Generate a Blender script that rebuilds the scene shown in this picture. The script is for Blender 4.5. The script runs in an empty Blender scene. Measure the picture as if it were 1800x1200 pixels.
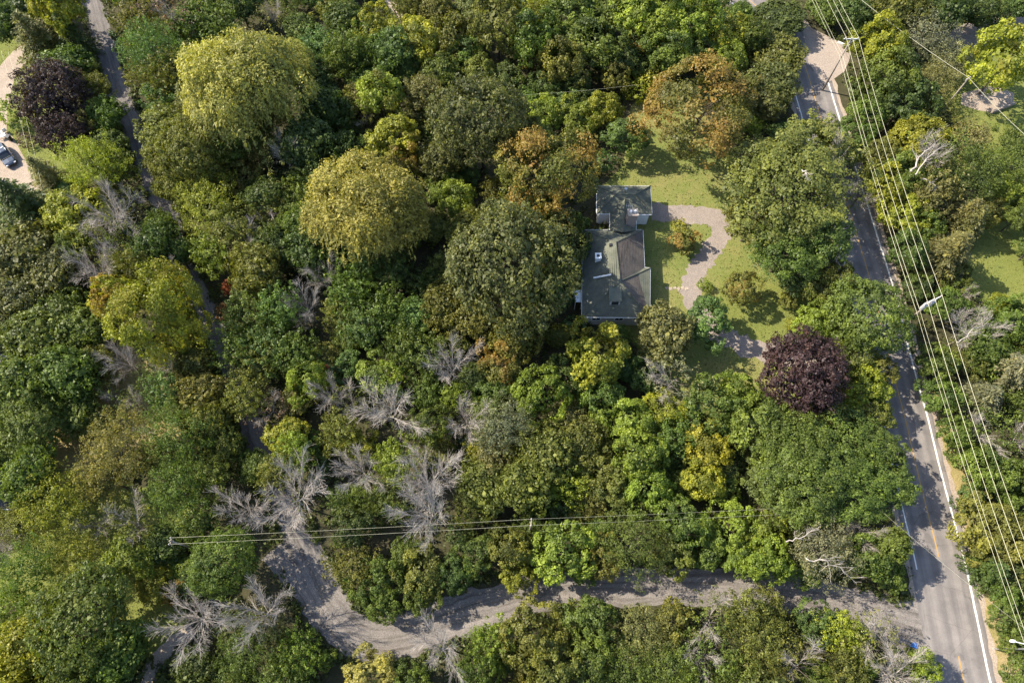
import bpy, bmesh, math, random
import numpy as np
from mathutils import Vector, Matrix

# ------------------------------------------------------------------ camera, sky, sun, exposure
S = bpy.context.scene
COL = S.collection
H = 88.0; F = 1200.0; PITCH = math.radians(66)
cam = bpy.data.cameras.new('camera'); camo = bpy.data.objects.new('camera', cam); COL.objects.link(camo)
cam.sensor_width = 36; cam.lens = 36 * F / 1800; cam.clip_end = 3000; cam.clip_start = 1
camo.location = (0, 0, H); camo.rotation_euler = (math.radians(90) - PITCH, 0, 0)
S.camera = camo
SUN_EL, SUN_TRAVEL = math.radians(42), math.radians(-17)      # light travels towards east, slightly south
w = bpy.data.worlds.new('World'); S.world = w; w.use_nodes = True
nt = w.node_tree; bg = nt.nodes['Background']
sky = nt.nodes.new('ShaderNodeTexSky'); sky.sky_type = 'NISHITA'; sky.sun_disc = False
sky.sun_elevation = SUN_EL
sd = Vector((-math.cos(SUN_TRAVEL) * math.cos(SUN_EL), -math.sin(SUN_TRAVEL) * math.cos(SUN_EL), math.sin(SUN_EL)))
sky.sun_rotation = math.atan2(sd.x, sd.y)
nt.links.new(sky.outputs[0], bg.inputs[0]); bg.inputs[1].default_value = 0.145
sl = bpy.data.lights.new('sun', 'SUN'); sl.energy = 4.6; sl.angle = math.radians(0.5); sl.color = (1, .92, .76)
so = bpy.data.objects.new('sun', sl); COL.objects.link(so); so.rotation_euler = sd.to_track_quat('Z', 'Y').to_euler()
so.location = (0, 0, 150)
S.view_settings.view_transform = 'Standard'; S.view_settings.look = 'None'; S.view_settings.gamma = 1
S.view_settings.use_curve_mapping = False; S.view_settings.exposure = 1.36
S.cycles.max_bounces = 6; S.cycles.diffuse_bounces = 3; S.cycles.transmission_bounces = 3; S.cycles.glossy_bounces = 2

rng = np.random.default_rng(7); random.seed(7)
FV = np.array([0, math.cos(PITCH), -math.sin(PITCH)]); UV = np.array([0, math.sin(PITCH), math.cos(PITCH)])

def pix(x, y, z=0.0):
    """photo pixel (1800 wide) and a height -> the place in the world"""
    d = FV + (x - 900) / F * np.array([1, 0, 0]) + (600 - y) / F * UV
    t = (z - H) / d[2]
    return Vector((t * d[0], t * d[1], z))

def scale_at(p):
    return F / float(np.dot(np.array(p) - [0, 0, H], FV))

def project(p):
    v = np.array(p) - np.array([0, 0, H]); d = v @ FV
    return 900 + F * v[..., 0] / d, 600 - F * (v @ UV) / d

# ------------------------------------------------------------------ helpers
def link_mesh(name, me, parent=None, mat=None):
    o = bpy.data.objects.new(name, me); COL.objects.link(o)
    if parent: o.parent = parent
    if mat and not me.materials: me.materials.append(mat)
    return o

def tag(o, label=None, cat=None, group=None, kind=None):
    if label: o['label'] = label
    if cat: o['category'] = cat
    if group: o['group'] = group
    if kind: o['kind'] = kind
    return o

def empty(name, loc, rz=0, **k):
    o = bpy.data.objects.new(name, None); COL.objects.link(o); o.location = loc; o.rotation_euler = (0, 0, rz)
    o.empty_display_size = .3
    return tag(o, **k)

def poly_mesh(name, verts, faces):
    me = bpy.data.meshes.new(name); me.from_pydata([tuple(v) for v in verts], [], faces); me.update(); return me

def bm_obj(name, bm, mat, parent=None, smooth=False):
    me = bpy.data.meshes.new(name); bmesh.ops.recalc_face_normals(bm, faces=bm.faces); bm.to_mesh(me); bm.free()
    if smooth:
        for p in me.polygons: p.use_smooth = True
    return link_mesh(name, me, parent, mat)

def box(bm, c, s, rz=0, bev=0, rot=None):
    m = Matrix.Translation(c) @ (rot if rot else Matrix.Rotation(rz, 4, 'Z')) @ Matrix.Diagonal((*s, 1))
    r = bmesh.ops.create_cube(bm, size=1, matrix=m)
    if bev:
        es = list({e for v in r['verts'] for e in v.link_edges})
        bmesh.ops.bevel(bm, geom=es, offset=bev, segments=2, affect='EDGES')

def tube(bm, pts, radii, sides=6, caps=True):
    rings = []; n = len(pts)
    for i, p in enumerate(pts):
        p = Vector(p)
        d = (Vector(pts[min(i + 1, n - 1)]) - Vector(pts[max(i - 1, 0)])).normalized()
        a = d.orthogonal().normalized(); b = d.cross(a)
        r = radii[i] if hasattr(radii, '__len__') else radii
        rings.append([bm.verts.new(p + r * (math.cos(t) * a + math.sin(t) * b)) for t in [2 * math.pi * k / sides for k in range(sides)]])
    for A, B in zip(rings, rings[1:]):
        # align the rings
        best = min(range(sides), key=lambda s: sum((A[k].co - B[(k + s) % sides].co).length_squared for k in range(sides)))
        for k in range(sides):
            bm.faces.new((A[k], A[(k + 1) % sides], B[(k + 1 + best) % sides], B[(k + best) % sides]))
    if caps and sides > 2:
        bm.faces.new(rings[0][::-1]); bm.faces.new(rings[-1])

def catmull(pts, n=8):
    P = [Vector(p) for p in pts]; out = []
    for i in range(len(P) - 1):
        a, b, c, d = P[max(i - 1, 0)], P[i], P[i + 1], P[min(i + 2, len(P) - 1)]
        for k in range(n):
            t = k / n
            out.append(.5 * ((2 * b) + (c - a) * t + (2 * a - 5 * b + 4 * c - d) * t * t + (3 * b - a - 3 * c + d) * t ** 3))
    out.append(P[-1]); return out

# ------------------------------------------------------------------ materials
def new_mat(name):
    m = bpy.data.materials.new(name); m.use_nodes = True
    t = m.node_tree; b = t.nodes['Principled BSDF']
    return m, t, b

def N(t, typ, **kw):
    n = t.nodes.new(typ)
    for k, v in kw.items():
        if k.startswith('i_'):
            n.inputs[int(k[2:]) if k[2:].isdigit() else k[2:]].default_value = v
        else: setattr(n, k, v)
    return n

def ramp(t, fac, stops):
    r = t.nodes.new('ShaderNodeValToRGB'); e = r.color_ramp.elements
    while len(e) < len(stops): e.new(.5)
    for el, (p, c) in zip(e, stops): el.position = p; el.color = (*c, 1)
    t.links.new(fac, r.inputs[0]); return r.outputs[0]

def mixc(t, f, a, b, mode='MIX'):
    m = t.nodes.new('ShaderNodeMix'); m.data_type = 'RGBA'; m.blend_type = mode
    for s, v in ((0, f), (6, a), (7, b)):
        if isinstance(v, (int, float)): m.inputs[s].default_value = v
        elif isinstance(v, tuple): m.inputs[s].default_value = (*v, 1)
        else: t.links.new(v, m.inputs[s])
    return m.outputs[2]

def noise(t, scale, detail=4, rough=.55, coord=None, stretch=None, w=None):
    n = N(t, 'ShaderNodeTexNoise'); n.inputs['Scale'].default_value = scale
    n.inputs['Detail'].default_value = detail; n.inputs['Roughness'].default_value = rough
    if coord is None:
        g = N(t, 'ShaderNodeNewGeometry'); coord = g.outputs['Position']
    if stretch:
        mp = N(t, 'ShaderNodeMapping'); mp.inputs['Scale'].default_value = stretch
        t.links.new(coord, mp.inputs[0]); coord = mp.outputs[0]
    t.links.new(coord, n.inputs['Vector'])
    return n.outputs['Fac']

def ground_mat(name, stops, s1=.12, s2=1.4, stops2=None, mixf=.5, bump=.3, rough=.95, ruts=False):
    m, t, b = new_mat(name)
    c1 = ramp(t, noise(t, s1, 6, .6), stops)
    c2 = ramp(t, noise(t, s2, 5, .7), stops2 or stops)
    c3 = mixc(t, mixf, c1, c2)
    sp = ramp(t, noise(t, 7.0, 3, .7), [(.3, (.6, .6, .6)), (.7, (1.35, 1.35, 1.35))])
    if ruts:   # wheel tracks and drag marks that follow the lane, and patches of dark litter
        uv = N(t, 'ShaderNodeUVMap')
        k = ramp(t, noise(t, 1.0, 5, .65, uv.outputs[0], (1.7, .07, 1)), [(.36, (.62, .60, .58)), (.5, (1, 1, 1)), (.66, (1.32, 1.30, 1.28))])
        c3 = mixc(t, 1.0, c3, k, 'MULTIPLY')
        c3 = mixc(t, ramp(t, noise(t, .55, 7, .75), [(.56, (0, 0, 0)), (.68, (.7, .7, .7))]), c3, (.085, .075, .055))
    t.links.new(mixc(t, 1.0, c3, sp, 'MULTIPLY'), b.inputs['Base Color'])
    b.inputs['Roughness'].default_value = rough
    b.inputs['Specular IOR Level'].default_value = .15
    bp = N(t, 'ShaderNodeBump'); bp.inputs['Strength'].default_value = bump; bp.inputs['Distance'].default_value = .1
    t.links.new(noise(t, 5, 6, .75), bp.inputs['Height']); t.links.new(bp.outputs[0], b.inputs['Normal'])
    return m

def plain(name, col, rough=.6, metal=0, spec=.4, var=.25, vs=3.0, coat=0):
    m, t, b = new_mat(name)
    c = tuple(col)
    f = noise(t, vs, 5, .65)
    t.links.new(ramp(t, f, [(.3, tuple(x * (1 - var) for x in c)), (.7, tuple(min(x * (1 + var), 1) for x in c))]), b.inputs['Base Color'])
    b.inputs['Roughness'].default_value = rough; b.inputs['Metallic'].default_value = metal
    b.inputs['Specular IOR Level'].default_value = spec; b.inputs['Coat Weight'].default_value = coat
    return m

M = {}
M['forest_floor'] = ground_mat('forest_floor', [(.3, (.030, .032, .014)), (.55, (.055, .050, .026)), (.75, (.10, .082, .05))], .15, 1.2)
M['lawn'] = ground_mat('lawn', [(.30, (.095, .125, .030)), (.48, (.135, .150, .040)), (.62, (.185, .165, .060)), (.78, (.27, .20, .095))], .16, 1.1, mixf=.42, bump=.5)
M['green_lawn'] = ground_mat('green_lawn', [(.3, (.10, .122, .028)), (.6, (.15, .158, .040)), (.8, (.22, .185, .065))], .2, 1.0, bump=.5)
M['dry_grass'] = ground_mat('dry_grass', [(.3, (.15, .145, .045)), (.5, (.25, .20, .085)), (.75, (.36, .255, .15))], .35, 1.8, bump=.5)
M['gravel'] = ground_mat('gravel', [(.3, (.118, .105, .096)), (.55, (.165, .146, .133)), (.75, (.225, .195, .172))], .3, 2.2, bump=.4, ruts=True)
M['tan_gravel'] = ground_mat('tan_gravel', [(.3, (.24, .19, .145)), (.6, (.33, .265, .21)), (.8, (.42, .33, .26))], .4, 2.0, bump=.3)
M['drive'] = ground_mat('drive', [(.3, (.165, .138, .118)), (.55, (.235, .194, .166)), (.75, (.30, .245, .20))], .35, 1.6, bump=.2)
M['concrete'] = ground_mat('concrete', [(.3, (.25, .205, .172)), (.7, (.32, .262, .22))], .3, 3, bump=.1)
M['old_asphalt'] = ground_mat('old_asphalt', [(.3, (.105, .095, .09)), (.6, (.155, .138, .128)), (.8, (.22, .185, .16))], .25, 1.5, bump=.3, ruts=True)

def asphalt():
    m, t, b = new_mat('asphalt')
    uv = N(t, 'ShaderNodeUVMap')
    sep = N(t, 'ShaderNodeSeparateXYZ'); t.links.new(uv.outputs[0], sep.inputs[0])
    # wheel-polished stripes that run along the lanes
    wv = N(t, 'ShaderNodeMath', operation='MULTIPLY'); wv.inputs[1].default_value = 2 * math.pi / 1.55; t.links.new(sep.outputs[0], wv.inputs[0])
    co = N(t, 'ShaderNodeMath', operation='COSINE'); t.links.new(wv.outputs[0], co.inputs[0])
    n1 = noise(t, .35, 5, .6); ad = N(t, 'ShaderNodeMath', operation='MULTIPLY_ADD'); ad.inputs[1].default_value = .11
    t.links.new(co.outputs[0], ad.inputs[0]); t.links.new(n1, ad.inputs[2])
    st = noise(t, 1.0, 5, .6, uv.outputs[0], (3.0, .06, 1)); ad2 = N(t, 'ShaderNodeMath', operation='MULTIPLY_ADD'); ad2.inputs[1].default_value = .5
    t.links.new(st, ad2.inputs[0]); t.links.new(ad.outputs[0], ad2.inputs[2])
    c = ramp(t, ad2.outputs[0], [(.5, (.125, .112, .107)), (.75, (.165, .147, .138)), (1.0, (.22, .195, .178))])
    sp = ramp(t, noise(t, 9.0, 3, .8), [(.3, (.85, .85, .85)), (.7, (1.15, 1.15, 1.15))])
    vo = N(t, 'ShaderNodeTexVoronoi', feature='DISTANCE_TO_EDGE'); vo.inputs['Scale'].default_value = .22
    g = N(t, 'ShaderNodeNewGeometry'); dn = N(t, 'ShaderNodeTexNoise'); dn.inputs['Scale'].default_value = .8; dn.inputs['Detail'].default_value = 5
    t.links.new(g.outputs['Position'], dn.inputs['Vector']); t.links.new(mixc(t, .45, g.outputs['Position'], dn.outputs['Color'], 'ADD'), vo.inputs['Vector'])
    c = mixc(t, 1.0, c, ramp(t, vo.outputs['Distance'], [(.004, (.83, .83, .83)), (.011, (1, 1, 1))]), 'MULTIPLY')      # cracks
    c = mixc(t, 1.0, c, ramp(t, noise(t, .3, 3, .5), [(.60, (1, 1, 1)), (.62, (.80, .80, .80))]), 'MULTIPLY')           # tar patches
    t.links.new(mixc(t, 1.0, c, sp, 'MULTIPLY'), b.inputs['Base Color'])
    b.inputs['Roughness'].default_value = .85; b.inputs['Specular IOR Level'].default_value = .2
    return m
M['asphalt'] = asphalt()

def paint(name, col):
    m, t, b = new_mat(name)
    c = ramp(t, noise(t, 3.5, 6, .75), [(.30, tuple(x * .55 for x in col)), (.42, col)])
    t.links.new(c, b.inputs['Base Color']); b.inputs['Roughness'].default_value = .7; return m
M['white_paint'] = paint('white_line_paint', (.66, .64, .60)); M['yellow_paint'] = paint('yellow_line_paint', (.36, .215, .07))

def leaf_mat(name, autumn_col, autumn2, trans=.36, rough=.5, spec=.25):
    m, t, b = new_mat(name)
    oi = N(t, 'ShaderNodeObjectInfo')
    at = N(t, 'ShaderNodeAttribute', attribute_name='leaf'); sep = N(t, 'ShaderNodeSeparateColor'); t.links.new(at.outputs['Color'], sep.inputs[0])
    val = ramp(t, sep.outputs[0], [(0, (.50, .53, .56)), (.5, (.98, .98, .95)), (1, (1.72, 1.60, 1.12))])
    c = mixc(t, 1.0, oi.outputs['Color'], val, 'MULTIPLY')
    ac = mixc(t, sep.outputs[2], autumn_col, autumn2)
    # object alpha sets how much of the crown has turned
    th = N(t, 'ShaderNodeMath', operation='ADD'); t.links.new(sep.outputs[1], th.inputs[0]); t.links.new(oi.outputs['Alpha'], th.inputs[1])
    f = ramp(t, th.outputs[0], [(.0, (0, 0, 0)), (.92, (0, 0, 0)), (1.0, (1, 1, 1))])
    sc_ = N(t, 'ShaderNodeMath', operation='SUBTRACT'); sc_.inputs[1].default_value = .45; t.links.new(th.outputs[0], sc_.inputs[0])
    f = ramp(t, sc_.outputs[0], [(.62, (0, 0, 0)), (.95, (.85, .85, .85))])
    c = mixc(t, f, c, ac)
    t.links.new(c, b.inputs['Base Color']); b.inputs['Roughness'].default_value = rough; b.inputs['Specular IOR Level'].default_value = spec
    tr = N(t, 'ShaderNodeBsdfTranslucent'); t.links.new(mixc(t, 1.0, c, (1.25, 1.3, .55), 'MULTIPLY'), tr.inputs[0])
    mx = N(t, 'ShaderNodeMixShader'); mx.inputs[0].default_value = trans
    t.links.new(b.outputs[0], mx.inputs[1]); t.links.new(tr.outputs[0], mx.inputs[2])
    t.links.new(mx.outputs[0], t.nodes['Material Output'].inputs[0])
    return m
M['leaf'] = leaf_mat('leaves', (.24, .125, .032), (.27, .20, .045))
M['bark'] = plain('bark', (.085, .068, .052), .9, var=.4, vs=5)
M['grey_wood'] = plain('weathered_wood', (.33, .288, .25), .85, var=.3, vs=2)

# ------------------------------------------------------------------ ground and roads
PX = lambda pts, z=0: [pix(x, y, z) for x, y in pts]
CLEAR_POLY = []; CLEAR_LINE = []           # where no undergrowth stands (world coordinates)

def sheet(name, px, mat, z, smooth=True, clear=True, jag=.25):
    P = PX(px); P = catmull(P + [P[0]], 7)[:-1] if smooth else P
    if jag:
        Q = []
        for i, p in enumerate(P):
            b = P[(i + 1) % len(P)]; k = max(1, int((b - p).length / .7)); Q += [p.lerp(b, j / k) for j in range(k)]
        P = [p + Vector((random.uniform(-jag, jag), random.uniform(-jag, jag), 0)) for p in P]
    me = poly_mesh(name, [(p.x, p.y, z) for p in P], [list(range(len(P)))])
    bm = bmesh.new(); bm.from_mesh(me); bmesh.ops.triangulate(bm, faces=bm.faces); bm.to_mesh(me); bm.free()
    if me.polygons[0].normal.z < 0: me.flip_normals()
    o = link_mesh(name, me, None, M[mat]); tag(o, kind='structure')
    if clear: CLEAR_POLY.append(np.array([(p.x, p.y) for p in P]))
    return o

def ribbon_mesh(name, C, half, z, mat, off=0.0, jag=0.0):
    C = [Vector((c.x, c.y, 0)) for c in C]; V = []; Fc = []; uvs = []; L = 0
    for i, c in enumerate(C):
        d = (C[min(i + 1, len(C) - 1)] - C[max(i - 1, 0)]).normalized(); n = Vector((-d.y, d.x, 0))
        if i: L += (c - C[i - 1]).length
        hl = half[i] if hasattr(half, '__len__') else half
        for s in (-1, 0, 1):
            p = c + n * (off + s * hl + (random.uniform(-jag, jag) if s else 0)); V.append((p.x, p.y, z)); uvs.append((off + s * hl, L))
    for i in range(len(C) - 1):
        for k in (0, 1):
            a = i * 3 + k; Fc.append((a, a + 1, a + 4, a + 3))
    me = poly_mesh(name, V, Fc); u = me.uv_layers.new(name='UVMap')
    for l in me.loops: u.data[l.index].uv = uvs[l.vertex_index]
    if me.polygons[0].normal.z < 0: me.flip_normals()
    return link_mesh(name, me, None, M[mat])

def ribbon(name, px, half, z, mat, jag=.15, clear=True, n=8):
    C = catmull(PX(px), n)
    o = ribbon_mesh(name, C, half, z, mat, 0, jag); tag(o, kind='structure')
    if clear: CLEAR_LINE.append((np.array([(c.x, c.y) for c in C]), half))
    return C, o

me = poly_mesh('ground', [(-900, -500, 0), (900, -500, 0), (900, 1200, 0), (-900, 1200, 0)], [(0, 1, 2, 3)])
tag(link_mesh('ground', me, None, M['forest_floor']), kind='structure')
LAWN = [(1062, 322), (1095, 285), (1110, 190), (1150, 140), (1200, 160), (1290, 270), (1330, 330), (1320, 400), (1350, 470), (1420, 520), (1430, 600), (1420, 690), (1320, 740), (1200, 720), (1130, 640), (1110, 590), (1080, 540), (1080, 400)]
sheet('lawn', LAWN, 'lawn', .004)
sheet('front_lawn', [(1262, 500), (1300, 465), (1350, 500), (1425, 530), (1430, 600), (1400, 640), (1330, 600), (1285, 585)], 'green_lawn', .0055, clear=False, jag=.5)
sheet('lawn_by_parking', [(-80, 60), (40, 60), (100, 110), (110, 180), (130, 240), (165, 310), (90, 350), (-80, 360)], 'green_lawn', .004)
sheet('lawn_beyond_road', [(1690, 360), (1760, 330), (1830, 400), (1850, 560), (1720, 520), (1690, 450)], 'green_lawn', .004)
sheet('lawn_at_far_corner', [(1620, 60), (1700, 30), (1850, -10), (1900, 60), (1880, 240), (1760, 290), (1690, 230), (1640, 130)], 'green_lawn', .004)
sheet('clearing', [(140, 590), (215, 585), (270, 650), (330, 700), (310, 770), (180, 800), (140, 850), (70, 840), (60, 790), (160, 700)], 'dry_grass', .004)
sheet('glade', [(80, 860), (200, 850), (330, 880), (300, 1000), (330, 1100), (250, 1150), (180, 1060), (60, 1080), (-60, 1010), (60, 950)], 'green_lawn', .006)
sheet('patio', [(-60, 620), (20, 625), (28, 655), (-60, 670)], 'concrete', .010, jag=0)

# main road
YEL = [(1240, -70), (1322, 5), (1378, 48), (1409, 100), (1435, 182), (1450, 232), (1478, 320), (1508, 420), (1531, 497), (1556, 600), (1577, 683), (1591, 735), (1611, 822), (1630, 898), (1653, 990), (1671, 1080), (1687, 1163), (1706, 1250), (1735, 1380)]
ROADC, _o = ribbon('road', YEL, 3.75, .016, 'asphalt', jag=.08)
ribbon_mesh('road_shoulder', ROADC, 4.35, .008, 'tan_gravel', 0, .25)['kind'] = 'structure'
CLEAR_LINE[-1] = (CLEAR_LINE[-1][0], 4.6)
def part_of(y0, y1): return [c for c in ROADC if y0 < project(c)[1] < y1]
def line(nm, y0, y1, hw, mt, off):
    ribbon_mesh(nm, part_of(y0, y1), hw, .020, mt, off, .02)['kind'] = 'structure'
line('edge_line', -80, 960, .10, 'white_paint', 3.05); line('edge_line', 940, 1300, .115, 'white_paint', 3.05)
line('edge_line', -80, 1010, .08, 'white_paint', -3.05)
line('centre_line', -80, 985, .075, 'yellow_paint', 0); line('centre_line', 1150, 1300, .075, 'yellow_paint', 0)
ribbon('verge', [(1628, 690), (1652, 760), (1672, 830), (1702, 960), (1722, 1020), (1742, 1090), (1760, 1150), (1790, 1250)], 2.1, .006, 'dry_grass', jag=.5)
# side road apron at the junction
sheet('side_road', [(1408, 42), (1432, 52), (1468, 70), (1496, 84), (1493, 106), (1484, 126), (1470, 136), (1450, 150), (1420, 110)], 'concrete', .024, smooth=False, jag=.1)
# old lane through the wood, gravelled at its lower end
ribbon('lane', [(150, -60), (165, 10), (188, 90), (206, 150), (235, 230), (258, 290), (290, 370), (312, 440), (334, 490), (358, 545), (388, 605), (410, 660), (436, 725), (468, 810), (496, 880), (524, 950), (556, 1020)], 1.75, .012, 'old_asphalt', jag=.3)
ribbon('gravel_lane', [(536, 985), (572, 1060), (625, 1112), (690, 1118), (760, 1098), (850, 1068), (950, 1042), (1060, 1032), (1180, 1030), (1320, 1034), (1440, 1052), (1540, 1084), (1625, 1112)], [2.6] * 40 + [2.2] * 33 + [2.4] * 12 + [2.9] * 6 + [3.4] * 6, .014, 'gravel', jag=.25)
CLEAR_LINE[-1] = (CLEAR_LINE[-1][0], 2.7)
sheet('turning_area', [(462, 985), (500, 950), (540, 935), (580, 985), (620, 1060), (700, 1150), (640, 1160), (590, 1130), (550, 1060), (500, 1025)], 'gravel', .010)
# drives
ribbon('driveway', [(1146, 372), (1200, 377), (1248, 382), (1268, 398), (1262, 425), (1240, 455), (1222, 480), (1215, 512), (1230, 550), (1275, 592), (1330, 614), (1400, 630), (1470, 648), (1560, 660)], 1.5, .012, 'drive', jag=.5)
sheet('driveway_apron', [(1149, 360), (1215, 363), (1262, 367), (1280, 385), (1278, 408), (1262, 425), (1250, 398), (1205, 389), (1150, 386)], 'drive', .010)
ribbon('parking_drive', [(75, 70), (48, 88), (18, 118), (2, 150), (-8, 200), (-10, 250)], 1.9, .010, 'tan_gravel', jag=.12)
sheet('parking_pad', [(-60, 225), (18, 236), (50, 290), (80, 318), (130, 322), (126, 340), (64, 342), (-60, 370)], 'tan_gravel', .014, smooth=False, jag=.1)
ribbon('footpath', [(340, 1105), (300, 1138), (270, 1172), (250, 1230)], 1.0, .012, 'tan_gravel', jag=.15)
ribbon('far_track', [(1640, 78), (1700, 66), (1760, 45), (1850, 15)], 2.6, .012, 'drive', jag=.4)
sheet('far_parking_pad', [(1690, 165), (1748, 150), (1782, 164), (1781, 184), (1742, 198), (1716, 194), (1690, 185)], 'tan_gravel', .014, smooth=False, jag=.1)
ribbon('earth_track', [(660, -20), (690, 12), (704, 30)], 1.2, .012, 'tan_gravel')

def in_poly(P, pts):
    x, y = pts[:, 0], pts[:, 1]; r = np.zeros(len(pts), bool); j = len(P) - 1
    for i in range(len(P)):
        xi, yi, xj, yj = *P[i], *P[j]
        c = ((yi > y) != (yj > y)) & (x < (xj - xi) * (y - yi) / (yj - yi + 1e-12) + xi); r ^= c; j = i
    return r

def is_clear(pts, margin=0.0):
    r = np.zeros(len(pts), bool)
    for P in CLEAR_POLY: r |= in_poly(P, pts)
    for C, hw in CLEAR_LINE:
        hw = max(hw) if hasattr(hw, '__len__') else hw
        d = np.min(np.linalg.norm(pts[:, None, :] - C[None], axis=2), axis=1); r |= d < hw + margin
    return r

# ------------------------------------------------------------------ leaves and crowns (unit radius, centre at z = ZC)
ZC = 1.15
def rdir(n, zmin=-1.0):
    z = rng.uniform(zmin, 1, n); a = rng.uniform(0, 2 * np.pi, n); r = np.sqrt(1 - z * z)
    return np.stack([r * np.cos(a), r * np.sin(a), z], 1)

def fib(n, zmin=-.4):
    i = np.arange(n) + .5; z = 1 - (1 - zmin) * i / n; a = np.pi * (1 + 5 ** .5) * i + rng.uniform(0, 6)
    r = np.sqrt(np.maximum(0, 1 - z * z)); d = np.stack([r * np.cos(a), r * np.sin(a), z], 1) + rng.normal(0, .12, (n, 3))
    return d / np.linalg.norm(d, axis=1)[:, None]

def nz(v): return v / (np.linalg.norm(v, axis=1)[:, None] + 1e-9)

def low_noise(d, seed, k=5, amp=.16):
    r = np.random.default_rng(seed); out = np.zeros(len(d))
    for _ in range(k):
        v = r.normal(0, 1, 3); v /= np.linalg.norm(v); out += np.sin(d @ v * r.uniform(2, 5) + r.uniform(0, 6))
    return out / k * amp * 2

class Leaves:
    def __init__(s): s.p = []; s.n = []; s.L = []; s.W = []; s.t = []; s.c = []
    def add(s, p, n, L, W, tint, aut, tan=None):
        k = len(p); s.p.append(p); s.n.append(nz(n)); s.L.append(np.broadcast_to(L, k)); s.W.append(np.broadcast_to(W, k))
        if tan is None: tan = rng.normal(0, 1, (k, 3))
        s.t.append(tan); s.c.append(np.stack([np.clip(np.broadcast_to(tint, k), 0, 1), np.clip(np.broadcast_to(aut, k), 0, 1), rng.uniform(0, 1, k)], 1))
    def mesh(s, name, mat=None):
        p = np.concatenate(s.p); n = np.concatenate(s.n); L = np.concatenate(s.L)[:, None] * rng.uniform(.7, 1.3, (len(p), 1)); W = np.concatenate(s.W)[:, None]; e = np.exp(rng.normal(0, .32, (len(p), 1))); L = L * e; W = W * e * rng.uniform(.75, 1.25, (len(p), 1))
        t = np.concatenate(s.t); t = nz(t - n * np.sum(t * n, 1)[:, None]); b = np.cross(n, t); c = np.concatenate(s.c)
        k = len(p); sk = rng.uniform(-.25, .25, (k, 1))
        V = np.stack([p - t * L / 2, p + b * W / 2 + n * W * .16 + t * L * sk, p + t * L / 2, p - b * W / 2 + n * W * .16 + t * L * sk], 1).reshape(-1, 3)
        me = bpy.data.meshes.new(name)
        me.vertices.add(4 * k); me.vertices.foreach_set('co', V.astype(np.float32).ravel())
        me.loops.add(4 * k); me.loops.foreach_set('vertex_index', np.arange(4 * k, dtype=np.int32))
        me.polygons.add(k); me.polygons.foreach_set('loop_start', np.arange(0, 4 * k, 4, dtype=np.int32))
        me.update(calc_edges=True)
        at = me.attributes.new('leaf', 'FLOAT_COLOR', 'POINT')
        C4 = np.concatenate([c, np.ones((k, 1))], 1).repeat(4, 0); at.data.foreach_set('color', C4.astype(np.float32).ravel())
        me.materials.append(mat or M['leaf']); return me

def clumps(lv, C, out, rho, n_each, size, tint, aut, squash=1.0, stretch=None, up=.25, jit=.7, asp=.72):
    """leaves on the outer side of many small clumps; C centres, out outward directions, rho radii"""
    k = len(C); idx = np.repeat(np.arange(k), n_each); d = rdir(len(idx)); o = out[idx]
    flip = np.sum(d * o, 1) < -.35; d[flip] *= -1
    q = d * (rho[idx] * rng.uniform(.55, 1.12, len(idx)))[:, None]; q[:, 2] *= squash
    if stretch is not None:
        q += stretch[idx] * (np.sum(d * o, 1) * rho[idx])[:, None]
    p = C[idx] + q
    n = d * .75 + rng.normal(0, jit, d.shape) * .75 + np.array([0, 0, up]) + o * .25
    tt = tint[idx] + rng.normal(0, .17, len(idx))
    lv.add(p, n, size, size * asp, tt, aut[idx] + rng.normal(0, .06, len(idx)))

def aut_field(P, seed):
    d = nz(P); return np.clip(.5 + low_noise(d, seed, 4, .55) + .1 * d[:, 2], 0, 1)

def env(d, top=.74, bot=.5, seed=0, amp=.14):
    r = 1 + low_noise(d, seed, 6, amp); p = d * r[:, None]
    p[:, 2] *= np.where(p[:, 2] > 0, top, bot); return p

def crown_maple(name, seed, nl=24, leaf=.05, dens=1.0, top=.78):
    lv = Leaves(); d = fib(nl, -.35); d = d[rng.random(nl) > .08]; nl = len(d); base = env(d, top, .55, seed, .22) * rng.uniform(.62, .84, nl)[:, None]; rho = rng.uniform(.2, .40, nl)
    ns = 9
    idx = np.repeat(np.arange(nl), ns); dd = rdir(len(idx)); fl = np.sum(dd * d[idx], 1) < -.1; dd[fl] *= -1; dd[:, 2] += .15; dd = nz(dd)
    C = base[idx] + dd * (rho[idx] * rng.uniform(.55, .85, len(idx)))[:, None]; r2 = rho[idx] * rng.uniform(.30, .50, len(idx))
    C[:, 2] += ZC; lobe_t = rng.normal(.5, .18, nl)
    per = int(44 * dens * (.05 / leaf) ** 1.6)
    clumps(lv, C, nz(dd + d[idx]), r2, max(per, 6), leaf, lobe_t[idx] + rng.normal(0, .07, len(idx)), aut_field(C - [0, 0, ZC], seed), .85)
    dn = rdir(nl * 30, -.5); inn = env(dn, .55, .4, seed) * rng.uniform(.45, .72, len(dn))[:, None]; inn[:, 2] += ZC
    lv.add(inn, dn + rng.normal(0, .5, dn.shape), leaf * 1.8, leaf * 1.4, rng.uniform(.2, .6, len(dn)), aut_field(inn - [0, 0, ZC], seed))
    return lv.mesh(name)

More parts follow.
